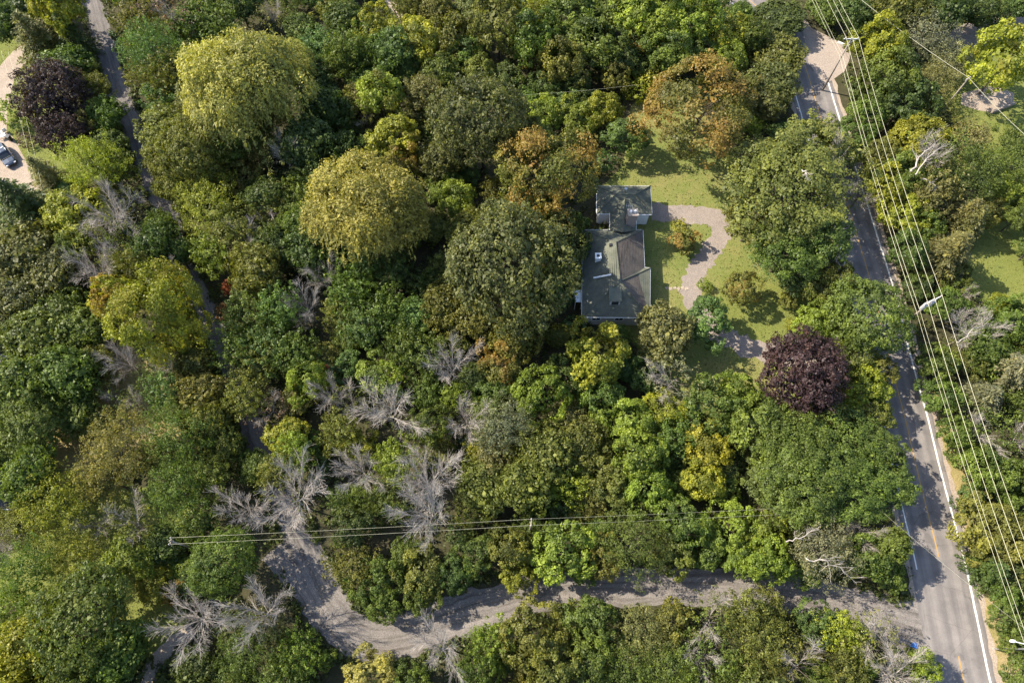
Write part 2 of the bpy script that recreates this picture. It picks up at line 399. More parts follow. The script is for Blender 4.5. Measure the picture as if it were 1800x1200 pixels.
def crown_oak(name, seed, nl=170, leaf=.042, per=40, top=.76, spiky=0.0, rad=.125, amp=.19):
    lv = Leaves(); d = fib(nl, -.4); d = d[rng.random(nl) > .10]; nl = len(d); big = low_noise(d * 2.2, seed + 50, 6, .10)
    P = env(d, top, .5, seed, amp) * (.86 + big + rng.uniform(-.07, .07, nl))[:, None]; C = P + [0, 0, ZC]
    st = d * spiky if spiky else None
    clumps(lv, C, d, rng.uniform(.75, 1.3, nl) * rad, per, leaf, rng.normal(.5, .16, nl) + low_noise(d * 1.6, seed + 9, 5, .12), aut_field(P, seed), .8, st)
    dn = rdir(3200, -.4); inn = env(dn, .66, .4, seed) * rng.uniform(.5, .86, len(dn))[:, None]; inn[:, 2] += ZC
    lv.add(inn, dn + rng.normal(0, .5, dn.shape), leaf * 1.8, leaf * 1.4, rng.uniform(.2, .6, len(dn)), aut_field(inn - [0, 0, ZC], seed))
    return lv.mesh(name)

def crown_ash(name, seed, nl=90, leaf=.06, per=36, top=.85, thin=1.0):
    lv = Leaves(); d = fib(nl, -.3); P = env(d, top, .5, seed, .24) * rng.uniform(.50, 1.0, nl)[:, None]; C = P + [0, 0, ZC]
    st = nz(d + np.array([0, 0, .6]) + rng.normal(0, .3, d.shape)) * rng.uniform(.4, 1.3, nl)[:, None]
    clumps(lv, C, d, rng.uniform(.6, 1.3, nl) * .125, int(per * thin), leaf, rng.normal(.5, .15, nl), aut_field(P, seed), .8, st, asp=.5, jit=.9)
    if thin > .8:
        dn = rdir(700, -.5); inn = env(dn, .6, .4, seed) * rng.uniform(.35, .7, len(dn))[:, None]; inn[:, 2] += ZC
        lv.add(inn, dn + rng.normal(0, .6, dn.shape), leaf * 1.6, leaf * 1.1, rng.uniform(.2, .6, len(dn)), aut_field(inn - [0, 0, ZC], seed))
    return lv.mesh(name)

def crown_locust(name, seed, nl=130, leaf=.042, per=62):
    lv = Leaves(); d = fib(nl, -.25); P = env(d, .62, .4, seed, .2) * rng.uniform(.6, 1.0, nl)[:, None]
    P[:, 2] += rng.uniform(-.05, .05, nl); C = P + [0, 0, ZC]
    clumps(lv, C, nz(d * .5 + [0, 0, .8]), rng.uniform(.7, 1.4, nl) * .135, per, leaf, rng.normal(.5, .13, nl), aut_field(P, seed), .42, up=.7, jit=.55)
    dn = rdir(900, -.4); inn = env(dn, .45, .3, seed) * rng.uniform(.4, .8, len(dn))[:, None]; inn[:, 2] += ZC
    lv.add(inn, dn + rng.normal(0, .5, dn.shape), leaf * 1.7, leaf * 1.3, rng.uniform(.2, .6, len(dn)), aut_field(inn - [0, 0, ZC], seed))
    return lv.mesh(name)

def crown_willow(name, seed, nl=24, strands=34):
    lv = Leaves(); d = fib(nl, -.05); base = env(d, .80, .4, seed, .2) * rng.uniform(.54, .74, nl)[:, None]; rho = rng.uniform(.26, .40, nl)
    lt = rng.normal(.52, .10, nl)
    for i in range(nl):
        cd = nz(rdir(14, -.1) + d[i] * .7); clumps(lv, base[i] + cd * rho[i] * .8 + [0, 0, ZC], cd, rho[i] * rng.uniform(.25, .42, 14), 46, .038, lt[i] + rng.normal(0, .08, 14), np.full(14, .3), .8, asp=.45)
        dd = rdir(strands * 2, -.1); s0 = base[i] + dd * rho[i] * np.array([1, 1, .75]) * rng.uniform(.75, 1.05, (len(dd), 1))
        out = dd * [1, 1, 0] + d[i] * [.6, .6, 0]; out = nz(out + rng.normal(0, .1, out.shape)) * [1, 1, 0]
        Ln = rng.uniform(.14, .40, len(dd)); k = 13
        for j in range(k):
            t = (j + rng.uniform(0, 1, len(dd))) / k
            pos = s0 + out * (Ln * .34 * np.sqrt(t))[:, None] + np.array([0, 0, -1]) * (Ln * t ** 1.6)[:, None] + rng.normal(0, .012, (len(dd), 3))
            tan = out * (.5 * (1 - t))[:, None] + np.array([0, 0, -1]) * (.25 + t)[:, None] + rng.normal(0, .34, pos.shape)
            lv.add(pos + [0, 0, ZC], out + [0, 0, .6] + rng.normal(0, .6, pos.shape), .052, .017, lt[i] + rng.normal(0, .2, len(dd)), .3, tan)
    dn = rdir(1500, -.4); inn = env(dn, .6, .5, seed) * rng.uniform(.4, .7, len(dn))[:, None]; inn[:, 2] += ZC
    lv.add(inn, dn + rng.normal(0, .5, dn.shape), .09, .05, rng.uniform(.2, .5, len(dn)), .3)
    return lv.mesh(name)

def crown_conifer(name, seed, levels=15, nb=10, leaf=.085, fluffy=1.0):
    """whorls of drooping branches from z = .25 to z = 2.6"""
    lv = Leaves()
    for l in range(levels):
        t = l / (levels - 1); z0 = .35 + 2.0 * t; R = (1 - t) ** .8 * .98 + .07; n = max(4, int(nb * (1 - .5 * t)))
        for b in range(n):
            a = 2 * np.pi * (b + rng.uniform(-.3, .3)) / n + l * 1.3; Rb = R * rng.uniform(.72, 1.1); k = max(4, int(15 * Rb)); tb = rng.normal(.5, .13)
            s = np.linspace(.18, 1, k); x = s * Rb
            ax = np.stack([np.cos(a) * x, np.sin(a) * x, z0 + .10 * x - .22 * x * x], 1); dirn = np.array([math.cos(a), math.sin(a), -.15]); side = np.array([-math.sin(a), math.cos(a), 0])
            for sd in (-1, -.5, 0, .5, 1):
                wd = .30 * Rb * (1 - s) * .9 + .06
                p = ax + side * (sd * wd)[:, None] + rng.normal(0, .018, ax.shape); p[:, 2] -= abs(sd) * .03
                tn = dirn + side * sd * 1.1 + rng.normal(0, .25, ax.shape)
                lv.add(p, np.array([0, 0, 1.]) + rng.normal(0, .45 * fluffy, p.shape), leaf * 1.35, leaf * .5, tb + rng.normal(0, .15, k), .3, tn)
    return lv.mesh(name)

def crown_shrub(name, seed, leaf=.14, nl=26, per=22):
    lv = Leaves(); d = fib(nl, -.1); P = env(d, .75, .6, seed, .2) * rng.uniform(.55, .9, nl)[:, None]; C = P + [0, 0, .55]
    clumps(lv, C, d, rng.uniform(.7, 1.3, nl) * .27, per, leaf, rng.normal(.5, .12, nl), aut_field(P, seed), .85)
    return lv.mesh(name)

# ---- wood
def grow(start, dirn, length, r0, nseg, wander, up, bend_end=0.0):
    p = np.array(start, float); d = np.array(dirn, float); d /= np.linalg.norm(d); pts = [p.copy()]; rs = [r0]
    for i in range(nseg):
        d = d + rng.normal(0, wander, 3) + np.array([0, 0, up]); d /= np.linalg.norm(d)
        p = p + d * length / nseg; pts.append(p.copy()); rs.append(r0 * (1 - .82 * (i + 1) / nseg))
    return np.array(pts), rs

def dead_limb_mesh(name, az, el, length, z0, r0=.0115, dens=1.0):
    bm = bmesh.new()
    d = (math.cos(az) * math.cos(el), math.sin(az) * math.cos(el), math.sin(el))
    A, ar = grow((0, 0, z0), d, length, r0, 7, .10, .01); tube(bm, A, ar, 5)
    for i in range(1, 8):
        for rep in range(2 if i < 7 else 3):
            ax = A[i] - A[i - 1]; ax /= np.linalg.norm(ax)
            dd = ax + rng.normal(0, .34, 3) + [0, 0, .08]
            B, br = grow(A[i], dd, length * rng.uniform(.25, .48) * (1.15 - i * .07), ar[i] * .6 + .0025, 4, .13, .0); tube(bm, B, br, 3, False)
            for j in range(1, 5):
                for rep2 in range(3):
                    bx = B[j] - B[j - 1]; bx /= np.linalg.norm(bx)
                    Cc, cr = grow(B[j], bx + rng.normal(0, .36, 3), length * rng.uniform(.12, .28), max(br[j] * .6, .0028), 3, .12, 0); cr = [max(c, .0019) for c in cr]; tube(bm, Cc, cr, 3, False)
    me = bpy.data.meshes.new(name); bm.to_mesh(me); bm.free(); me.materials.append(M['grey_wood']); return me

def trunk_mesh(name, h, r, nl=7, mat='bark', reach=.62, top=.55):
    bm = bmesh.new(); A, ar = grow((0, 0, -.03), (0, 0, 1), h, r, 6, .035, .08); ar = [max(a, r * .4) for a in ar]; ar[0] *= 1.35; tube(bm, A, ar, 8)
    for i in range(nl):
        az = 2 * math.pi * (i + random.uniform(-.3, .3)) / nl; k = random.choice((3, 4, 5, 6)); el = random.uniform(.35, 1.0)
        B, br = grow(A[k], (math.cos(az) * math.cos(el), math.sin(az) * math.cos(el), math.sin(el)), random.uniform(.7, 1.1) * reach, r * .42, 5, .10, .02); tube(bm, B, br, 5)
        for j in (2, 3, 4):
            bx = B[j] - B[j - 1]; Cc, cr = grow(B[j], bx / np.linalg.norm(bx) + rng.normal(0, .5, 3), reach * .4, br[j] * .6, 3, .12, .03); tube(bm, Cc, cr, 4, False)
    me = bpy.data.meshes.new(name); bm.to_mesh(me); bm.free(); me.materials.append(M[mat]); return me

LIB = {}
LIB['Ob'] = [crown_oak('crown', s, 330, .034, 40, rad=.085) for s in (1, 2, 3)]
LIB['Om'] = [crown_oak('crown', s, 130, .062, 32, rad=.14) for s in (4, 5, 6)]
LIB['Mb'] = [crown_maple('crown', s, 30, .036) for s in (11, 12, 13)]
LIB['Mm'] = [crown_maple('crown', s, 20, .060, 1.25) for s in (14, 15, 16, 17, 18)]
LIB['Ms'] = [crown_maple('crown', s, 11, .11, 1.5) for s in (19, 20, 21)]
LIB['Ab'] = [crown_ash('crown', s, 190, .040, 44) for s in (31, 32)]
LIB['Am'] = [crown_ash('crown', s, 95, .066, 34) for s in (33, 34, 35, 36)]
LIB['Lb'] = [crown_locust('crown', s, 190, .036, 60) for s in (41, 42, 43)]
LIB['Lm'] = [crown_locust('crown', s, 95, .058, 44) for s in (44, 45, 46)]
LIB['W'] = [crown_willow('crown', s) for s in (51, 52, 53)]
LIB['P'] = [crown_oak('crown', s, 300, .044, 44, spiky=1.0, rad=.09, amp=.10) for s in (61, 62)]
LIB['C'] = [crown_conifer('crown', s) for s in (71, 72, 73)]
LIB['H'] = [crown_ash('crown', s, 60, .066, 26, thin=.75) for s in (81, 82, 83)]
LIB['S'] = [crown_shrub('foliage', s) for s in (91, 92, 93, 94)]
TRUNK = [trunk_mesh('trunk', .95, .042) for _ in range(4)]
CTRUNK = [trunk_mesh('trunk', 2.25, .045, 0) for _ in range(2)]
STEM = [trunk_mesh('stem', .35, .05, 5, reach=.4) for _ in range(2)]
DEAD = []
for s in range(5):
    n = (8, 9, 7, 9, 8)[s]
    DEAD.append((trunk_mesh('trunk', .9, .032, 0, 'grey_wood'), [dead_limb_mesh('limb', 2 * math.pi * (i + random.uniform(-.3, .3)) / n, random.uniform(.35, 1.2), random.uniform(.8, 1.15), random.uniform(.5, .9)) for i in range(n)]))

# ------------------------------------------------------------------ tree list: photo centre x, y, radius (px), kind, colour, turned part
COLR = {  # leaf colour, name used in labels
 'g': ((.078, .110, .026), 'mid-green'), 'o': ((.102, .112, .030), 'olive'), 'd': ((.058, .084, .026), 'dark green'),
 'y': ((.165, .178, .026), 'yellow-green'), 'k': ((.205, .192, .062), 'pale gold'), 'a': ((.130, .134, .058), 'grey-green'),
 'b': ((.108, .110, .030), 'bronze-olive'), 'l': ((.125, .165, .030), 'bright green'), 't': ((.072, .115, .038), 'blue-green'),
 'p': ((.058, .035, .038), 'dark purple'), 'r': ((.26, .085, .030), 'rust-red'), 'n': ((.26, .15, .055), 'orange-tan'), 'e': ((.165, .150, .055), 'tan-tinted'),
 's': ((.165, .172, .098), 'silver-green'), 'u': ((.14, .10, .075), 'brownish pink'), 'x': ((.086, .094, .036), 'dull olive')}
T = [
 # --- top left
 (105,18,50,'M','y',.05),(70,72,50,'C','x'),(15,40,36,'O','d'),(45,15,40,'O','d'),(130,72,34,'C','d'),(120,112,42,'O','g'),(150,125,28,'M','b'),
 (92,165,58,'P','p',-1),(108,238,40,'P','p',-1),(168,160,34,'A','o'),(188,205,34,'O','g'),(196,255,34,'O','d'),(155,222,30,'M','b',.1),(165,295,52,'A','y'),(208,300,34,'A','g'),
 (25,200,25,'S','l'),(38,222,18,'S','g'),(45,248,15,'S','u'),(85,312,36,'C','a'),(35,368,58,'C','d'),(130,375,56,'M','y',.05),(205,385,46,'D','x'),(240,350,28,'H','o'),(272,435,42,'O','d',0,1.3),(285,400,30,'O','g',0,1.2),
 (248,45,46,'A','o'),(246,88,30,'A','g'),(270,95,50,'A','t'),(305,30,46,'H','u'),(345,50,48,'O','g'),(390,45,44,'A','g'),(420,10,36,'O','d'),(300,60,38,'M','o'),(480,30,30,'H','a'),
 (432,155,108,'W','k'),(358,130,46,'W','k'),(510,120,48,'W','k'),(440,238,50,'W','b'),(525,50,34,'O','g'),(560,85,40,'A','t'),(590,30,34,'A','o'),(598,110,38,'A','g'),(550,150,40,'O','d'),
 (255,130,30,'A','b'),(288,172,42,'A','t'),(305,140,46,'A','o'),(335,195,36,'C','a'),(300,235,56,'O','o'),(345,268,70,'O','o'),(302,285,44,'O','o'),(360,310,44,'O','b'),
 (400,262,46,'A','g'),(432,305,36,'M','b',.1),(505,285,42,'H','a'),(525,335,34,'A','l'),(540,255,52,'O','d'),(575,195,46,'O','d'),(590,265,40,'A','d'),(470,195,40,'W','k'),
 (368,362,52,'A','y'),(405,395,46,'A','o'),(465,345,38,'O','d'),(480,375,32,'H','b'),(525,395,36,'O','g'),(310,330,36,'O','o'),(560,310,34,'A','d'),
 # --- top centre
 (625,95,42,'A','g'),(640,140,30,'O','t'),(690,90,42,'O','t'),(610,35,38,'O','d'),(655,45,38,'M','y'),(735,75,50,'M','y'),(800,65,44,'M','o'),(825,95,36,'M','g'),(875,45,54,'M','o'),
 (760,20,38,'O','b'),(715,15,36,'A','o'),(830,20,40,'M','x'),(930,75,50,'M','g'),(945,35,38,'M','y'),(990,115,44,'M','o'),(1040,85,56,'M','g'),(1000,30,52,'M','g'),(1060,22,46,'O','g'),
 (1112,25,52,'M','l'),(1132,62,40,'M','o',.5),(1165,35,52,'M','l'),(1082,138,28,'M','o'),(940,112,30,'S','b'),(668,170,44,'M','l',.05),(742,165,38,'A','a'),(775,130,38,'O','g'),(705,120,34,'O','g'),
 (690,245,50,'M','y',.1),(640,205,30,'H','a'),(700,290,38,'M','b',.25),(615,270,36,'A','d'),(728,205,30,'M','o'),
 (845,215,92,'O','x'),(785,275,44,'O','x'),(958,310,84,'M','o',.34),(930,250,46,'M','o',.18),(960,200,34,'M','l'),(1010,205,36,'M','l'),(1058,195,34,'M','y'),(1030,235,28,'S','g'),(890,140,34,'M','d'),
 (1140,150,28,'S','y'),(1152,122,30,'S','y'),(1120,165,24,'S','y'),(1092,240,38,'M','t'),(1055,288,26,'S','t'),(800,350,38,'M','l'),(745,345,20,'S','u'),(765,315,28,'O','o'),
 (1180,90,46,'M','g'),(1100,95,40,'M','d'),(1140,105,34,'M','g'),(840,130,34,'M','o'),(1015,150,28,'M','d'),(960,150,30,'M','d'),
 (882,465,122,'O','x',0,1.14),(935,372,58,'O','d'),(978,425,48,'O','x',0,1.4),(820,410,44,'O','o'),(972,515,44,'O','d',0,1.05),
 # --- top right
 (1215,40,54,'M','l'),(1268,62,42,'M','y'),(1285,105,32,'M','l'),(1225,95,36,'M','g'),(1238,200,92,'M','o',.33),(1300,165,40,'M','o',.30),
 (1372,35,48,'O','d',0,.55),(1325,60,32,'O','g'),(1375,98,44,'O','o',0,.65),(1355,150,46,'O','x',0,.8),(1345,185,34,'O','x'),(1300,25,26,'O','g'),
 (1448,18,32,'O','g',0,.6),(1505,28,40,'O','d'),(1560,20,46,'O','o'),(1610,20,40,'A','o'),(1555,82,50,'M','y'),(1560,140,52,'M','g'),(1620,62,50,'A','s',0,.8),(1668,108,46,'A','s',0,.6),(1635,150,48,'A','a',0,.65),
 (1590,180,50,'M','d'),(1660,20,46,'O','d'),(1720,15,40,'O','d'),(1790,10,34,'O','d'),(1770,108,58,'M','y',.05),(1510,160,26,'M','g'),(1530,200,36,'M','g'),(1640,205,42,'A','b',0,.7),
 (1700,250,44,'A','a',0,.7),(1610,245,52,'M','y'),(1648,280,52,'H','g'),(1505,235,32,'M','g'),(1740,305,52,'A','g'),(1780,340,36,'M','l'),(1695,310,50,'A','d'),(1780,255,38,'A','g'),
 (1600,315,50,'M','g'),(1645,345,44,'A','a'),(1690,385,40,'C','a'),(1560,330,40,'M','y'),(1788,382,34,'M','g'),(1550,275,36,'M','o'),(1590,380,40,'M','y'),(1735,375,30,'M','o'),
 (1385,335,112,'L','o'),(1335,290,56,'L','o'),(1430,255,60,'L','o'),(1325,385,52,'L','o'),(1478,320,58,'H','o'),(1380,440,64,'L','g'),(1450,420,56,'L','g'),(1470,270,42,'L','o'),(1510,345,30,'H','a'),
 # --- right middle
 (1205,425,24,'M','b',.35),(1300,505,32,'M','b',.15),(1238,503,15,'S','l'),(1193,400,15,'S','y'),(1440,510,32,'M','o'),(1388,532,18,'M','o'),(1480,490,34,'M','o'),(1400,490,34,'L','d'),
 (1242,560,46,'M','t'),(1162,580,54,'O','a'),(1430,575,40,'M','l'),(1388,570,12,'S','y'),(1535,562,80,'O','g'),(1470,560,40,'M','l'),(1612,505,30,'M','d'),(1595,440,36,'M','d'),
 (1415,666,72,'P','p',-1),(1500,640,42,'M','o'),(1518,690,46,'M','y',.05),(1545,655,32,'M','o'),(1490,745,38,'M','o'),(1530,730,38,'M','o'),
 (1662,445,52,'C','a'),(1698,400,34,'C','a'),(1625,400,32,'M','g'),(1812,440,28,'M','g'),(1695,585,46,'D','x'),(1772,562,42,'M','g'),(1735,610,48,'O','g'),(1665,540,34,'M','g'),(1690,520,30,'H','g'),
 (1770,655,50,'C','s'),(1715,700,46,'C','s'),(1645,640,38,'M','g'),(1655,700,38,'M','g'),(1790,710,34,'A','g'),(1700,640,40,'A','o'),(1730,760,50,'H','g'),(1785,775,42,'H','g'),(1690,760,32,'M','g'),(1680,800,28,'S','g'),
 (1258,715,56,'M','g'),(1330,745,58,'M','g'),(1240,785,48,'M','y'),(1300,690,38,'M','l'),(1385,785,66,'L','g'),(1475,795,78,'L','g'),(1548,800,46,'L','g',0,1.3),(1572,860,40,'L','g',0,1.45),(1562,960,36,'O','g',0,1.6),(1425,850,72,'L','g'),(1505,868,66,'L','g'),(1360,850,52,'L','g'),(1440,735,44,'M','o'),
 # --- centre
 (640,470,44,'A','t'),(695,485,38,'A','d'),(620,520,46,'A','g'),(682,540,44,'A','g'),(728,558,38,'O','t'),(640,580,44,'A','t'),(595,555,34,'A','o'),(780,540,44,'O','b'),(830,565,44,'O','b'),(740,500,30,'A','d'),
 (1006,438,27,'O','d',0,1.5),(1002,486,24,'O','x',0,1.0),(1010,400,24,'M','g',0,1.4),(908,590,46,'O','b'),(880,640,44,'M','o',.5),(742,622,46,'A','g'),(672,665,46,'M','l'),(705,610,38,'A','g'),(578,655,25,'C','r'),(795,655,46,'D','x'),(800,700,30,'A','l'),(690,735,66,'D','x'),(825,745,46,'D','x'),(620,720,40,'H','o'),
 (640,830,52,'D','x'),(600,760,40,'A','o'),(872,690,40,'M','g'),(950,690,48,'M','l'),(1048,628,60,'M','y',.05),(1000,650,38,'M','g'),(1062,690,44,'M','g'),(1110,740,46,'M','l'),(1182,665,50,'H','s'),(1175,725,40,'M','y'),(1130,660,34,'M','d'),
 (885,755,50,'A','s'),(950,800,56,'O','o'),(865,805,42,'A','a'),(1000,740,38,'A','a'),(1020,785,44,'O','o'),(1120,800,52,'M','l'),(1062,825,42,'M','o'),(1185,770,44,'A','g'),(750,690,36,'A','g'),(760,760,38,'M','g'),(850,730,30,'A','l'),
 # --- left middle
 (40,445,58,'O','x'),(95,475,52,'O','x'),(30,525,54,'O','x'),(130,440,34,'M','g'),(100,545,44,'O','g'),(60,595,60,'O','g'),(140,580,50,'O','g'),(30,670,60,'O','g'),(110,655,58,'O','g'),(165,640,36,'O','o'),(60,745,64,'O','g'),(20,795,46,'O','g'),(130,720,44,'O','g'),
 (190,430,42,'H','o'),(235,430,40,'H','g'),(170,482,46,'D','x'),(245,475,42,'A','o',0,1.3),(302,468,34,'D','x'),(312,448,28,'O','d',0,1.5),(300,502,32,'M','y',0,1.5),(335,455,22,'A','o'),(272,550,74,'M','y',.05,1.25),(325,568,44,'M','y',-.1,1.3),(212,520,46,'M','y',.62,1.6),
 (425,425,50,'H','o'),(372,450,40,'A','l'),(452,475,48,'O','b'),(402,503,16,'C','r'),(396,548,18,'S','n'),(492,545,42,'A','t'),(438,560,46,'A','g'),(485,430,44,'O','d'),(550,445,50,'O','d'),(545,545,34,'D','x'),(570,495,34,'D','x'),
 (425,615,42,'A','g'),(475,610,44,'A','t'),(450,655,44,'A','o'),(520,630,44,'A','g'),(545,670,40,'M','l'),(352,690,46,'O','b'),(362,745,42,'O','b'),(442,700,40,'A','b'),(482,722,38,'H','u'),(505,765,40,'M','y'),(585,700,36,'D','x'),
 (225,640,40,'D','x'),(285,650,42,'H','g'),(295,690,40,'A','t'),(210,790,56,'A','e'),(322,770,54,'A','g'),(395,780,36,'O','o'),(525,795,38,'A','l'),(345,635,38,'O','o'),(320,720,36,'A','g'),(200,690,36,'H','g'),(242,718,34,'H','o'),(172,742,30,'A','o'),(265,760,28,'H','a'),
 # --- bottom left
 (60,830,54,'O','g'),(100,890,60,'A','y'),(50,925,50,'A','o'),(170,920,44,'H','o'),(245,920,48,'H','o'),(195,845,46,'A','e'),(320,860,54,'A','g'),(372,835,42,'A','o'),(350,920,42,'A','g'),(18,958,34,'D','x'),(60,1000,52,'A','g'),
 (130,985,50,'A','y'),(25,1060,44,'A','l'),(232,985,44,'M','l'),(285,955,40,'O','d'),(272,1032,34,'M','y'),(310,1045,24,'M','b',.3),(388,992,66,'O','g'),(150,1085,94,'O','g'),(55,1140,60,'O','y'),(205,1155,56,'O','g'),(358,1085,66,'D','x'),(470,1085,58,'D','x'),
 (440,1150,52,'A','g'),(525,1150,44,'A','l'),(522,880,66,'D','x'),(438,892,50,'D','x'),(345,1165,40,'O','d'),(500,1195,46,'A','g'),(575,1160,18,'M','l'),(500,825,42,'A','o'),(445,820,30,'O','g'),(475,1105,40,'A','a'),(30,1195,40,'O','g'),(120,1195,40,'O','g'),
 # --- bottom centre
 (755,850,64,'D','x'),(768,908,62,'D','x'),(700,815,44,'A','l'),(680,880,42,'A','g'),(620,930,40,'M','d'),(850,855,50,'O','o'),(920,855,52,'O','o'),(1000,850,42,'A','y'),(942,890,14,'S','y'),(1080,850,44,'M','o'),(1142,865,46,'M','l'),(1040,885,32,'A','o'),
 (615,1000,44,'A','b'),(660,1020,42,'M','g'),(748,1005,46,'M','o'),(840,975,42,'M','g'),(900,965,40,'M','o'),(985,970,58,'M','l'),(1110,950,52,'A','g'),(1062,985,34,'M','b'),(1180,965,44,'M','o'),(672,1055,34,'M','g'),(745,1045,32,'M','g'),(800,1010,34,'M','d'),(910,1010,30,'M','y'),(1025,1005,30,'M','g'),
 (935,1115,54,'M','o'),(990,1095,42,'M','o'),(1045,1095,48,'M','g'),(975,1175,52,'M','o'),(862,1135,44,'A','l'),(785,1140,58,'D','x'),(1130,1115,50,'A','a'),(1180,1085,38,'M','b'),(1105,1175,50,'A','g'),(1050,1165,44,'M','g'),(1180,1165,50,'A','g'),(650,1190,50,'M','k'),(725,1195,34,'M','g'),(840,1195,40,'M','g'),
 # --- bottom right
 (1235,845,40,'M','y'),(1200,930,46,'M','g'),(1285,930,48,'M','l'),(1250,965,40,'M','g'),(1340,935,40,'M','l'),(1345,985,46,'M','l'),(1440,975,56,'A','s'),(1400,1000,38,'M','g'),(1525,985,46,'M','g'),(1555,940,32,'H','y'),(1560,1010,30,'M','g'),(1500,930,36,'D','x'),(1300,985,34,'M','g'),
 (1248,1085,48,'H','o'),(1305,1075,44,'A','o'),(1352,1065,36,'A','o'),(1240,1145,52,'H','g'),(1330,1125,52,'A','o'),(1405,1165,52,'H','o'),(1480,1105,42,'A','y'),(1540,1125,46,'H','a'),(1565,1185,56,'D','x'),(1618,1165,32,'M','l'),(1435,1095,36,'M','d'),(1290,1185,44,'A','g'),(1350,1185,40,'A','o'),(1295,1050,34,'D','x'),(1480,1180,42,'A','o'),
 (1725,830,46,'M','g'),(1775,840,42,'M','g'),(1738,920,60,'M','b',0),(1728,965,34,'M','b',0),(1782,955,46,'M','b'),(1706,880,28,'M','t'),(1790,1010,46,'C','d'),(1740,1005,36,'C','d'),(1768,1085,32,'M','g'),(1785,1130,32,'M','g'),(1795,1185,36,'M','g'),(1770,1050,28,'M','g'),(1790,890,36,'M','g'),
]

KIND = {'O': ('oak_tree', 'oak'), 'M': ('maple_tree', 'maple'), 'A': ('ash_tree', 'feathery ash'), 'L': ('locust_tree', 'layered locust'), 'W': ('willow_tree', 'drooping willow'),
        'P': ('beech_tree', 'beech'), 'C': ('conifer_tree', 'conifer'), 'D': ('dead_tree', 'bare dead tree'), 'H': ('thinning_tree', 'thinning tree with bare grey limbs'), 'S': ('shrub', 'shrub')}
CATS = {'S': 'shrub', 'D': 'dead tree'}
PLACED = []   # (root, x, y, r, kind, colour key, autumn)

def crown_for(k, r):
    if k in 'OMAL':
        big = 62 if k != 'A' else 48
        key = k + ('b' if r >= big else 'm'); key = 'Ms' if k == 'M' and r < 27 else key
        return random.choice(LIB[key])
    return random.choice(LIB[k])

def plant(x, y, r, k, c='g', aut=0.0, zf=None):
    zc = {'C': 1.0, 'S': .5, 'D': .95}.get(k, ZC); R = r / 12.0
    zs = zf or random.uniform(.82, 1.24)
    if k == 'C': zs *= .95
    if k == 'D': zs *= 1.25
    for _ in range(3):
        zcur = zc * R * zs; P = pix(x, y, zcur); R = r / scale_at(P)
    R *= {'D': 1.08, 'A': 1.08, 'H': 1.08, 'C': 1.05}.get(k, 1.02)
    root = empty(KIND[k][0], (P.x, P.y, 0), random.uniform(0, 2 * math.pi)); e = random.uniform(.88, 1.12); root.scale = (R * e, R / e, R * zs); root.rotation_euler[0] = random.gauss(0, .05); root.rotation_euler[1] = random.gauss(0, .05)
    col = COLR[c][0]; col = (col[0] * 1.24, col[1] * 1.20, col[2] * 1.02) if c not in 'pruns' else col; j = random.uniform(.9, 1.12)
    cc = tuple(v * j * random.uniform(.94, 1.06) for v in col)
    def put(name, me):
        o = bpy.data.objects.new(name, me); COL.objects.link(o); o.parent = root; return o
    if k == 'D':
        tr, limbs = random.choice(DEAD); put('trunk', tr)
        for l in limbs: put('limb', l)
    else:
        cr = put('foliage' if k == 'S' else 'crown', crown_for(k, r)); cr.color = (*cc, aut + .12 if aut > 0 else aut)
        put('stem' if k == 'S' else 'trunk', random.choice(STEM if k == 'S' else CTRUNK if k == 'C' else TRUNK))
        if k == 'H':
            tr, limbs = random.choice(DEAD)
            for l in random.sample(limbs, 3):
                o = put('limb', l); o.scale = (.95, .95, 1.05)
    PLACED.append([root, x, y, r, k, c, aut, P])
    return root

for t in T:
    plant(t[0], t[1], t[2], t[3], t[4], t[5] if len(t) > 5 else 0.0, t[6] if len(t) > 6 else None)

# ---- smaller trees that fill the wood between the large ones (never over open ground or the house)
disc = np.array([(p[1], p[2], p[3]) for p in PLACED], float)
HOUSE_PX = np.array([(1005, 315), (1160, 315), (1160, 590), (1005, 590)], float)
def near_cover(x, y, k=.72):
    d = np.hypot(disc[:, 0] - x, disc[:, 1] - y) / disc[:, 2]; return (d < k).any()
fill = 0; pts_try = rng.uniform([-30, -40], [1830, 1230], (5000, 2))
for x, y in pts_try:
    if fill >= 150: break
    if near_cover(x, y): continue
    r = random.uniform(22, 36)
    g = np.array([tuple(pix(x, y, 4))[:2]]); e = r / 11.0
    q = np.array([[g[0][0] + e * math.cos(a), g[0][1] + e * math.sin(a)] for a in np.linspace(0, 2 * math.pi, 9)] + [list(g[0])])
    if is_clear(q).any(): continue
    if in_poly(HOUSE_PX, np.array([[x, y]]))[0]: continue
    k = random.choices('MAOS', (5, 3, 3, 1))[0]; c = random.choices('godlyabt', (5, 4, 4, 2, 1.5, 1, 2, 2))[0]
    plant(x, y, r, k, c, 0.0, .8); disc = np.vstack([disc, [x, y, r]]); fill += 1
print('filled', fill, 'trees', len(PLACED))

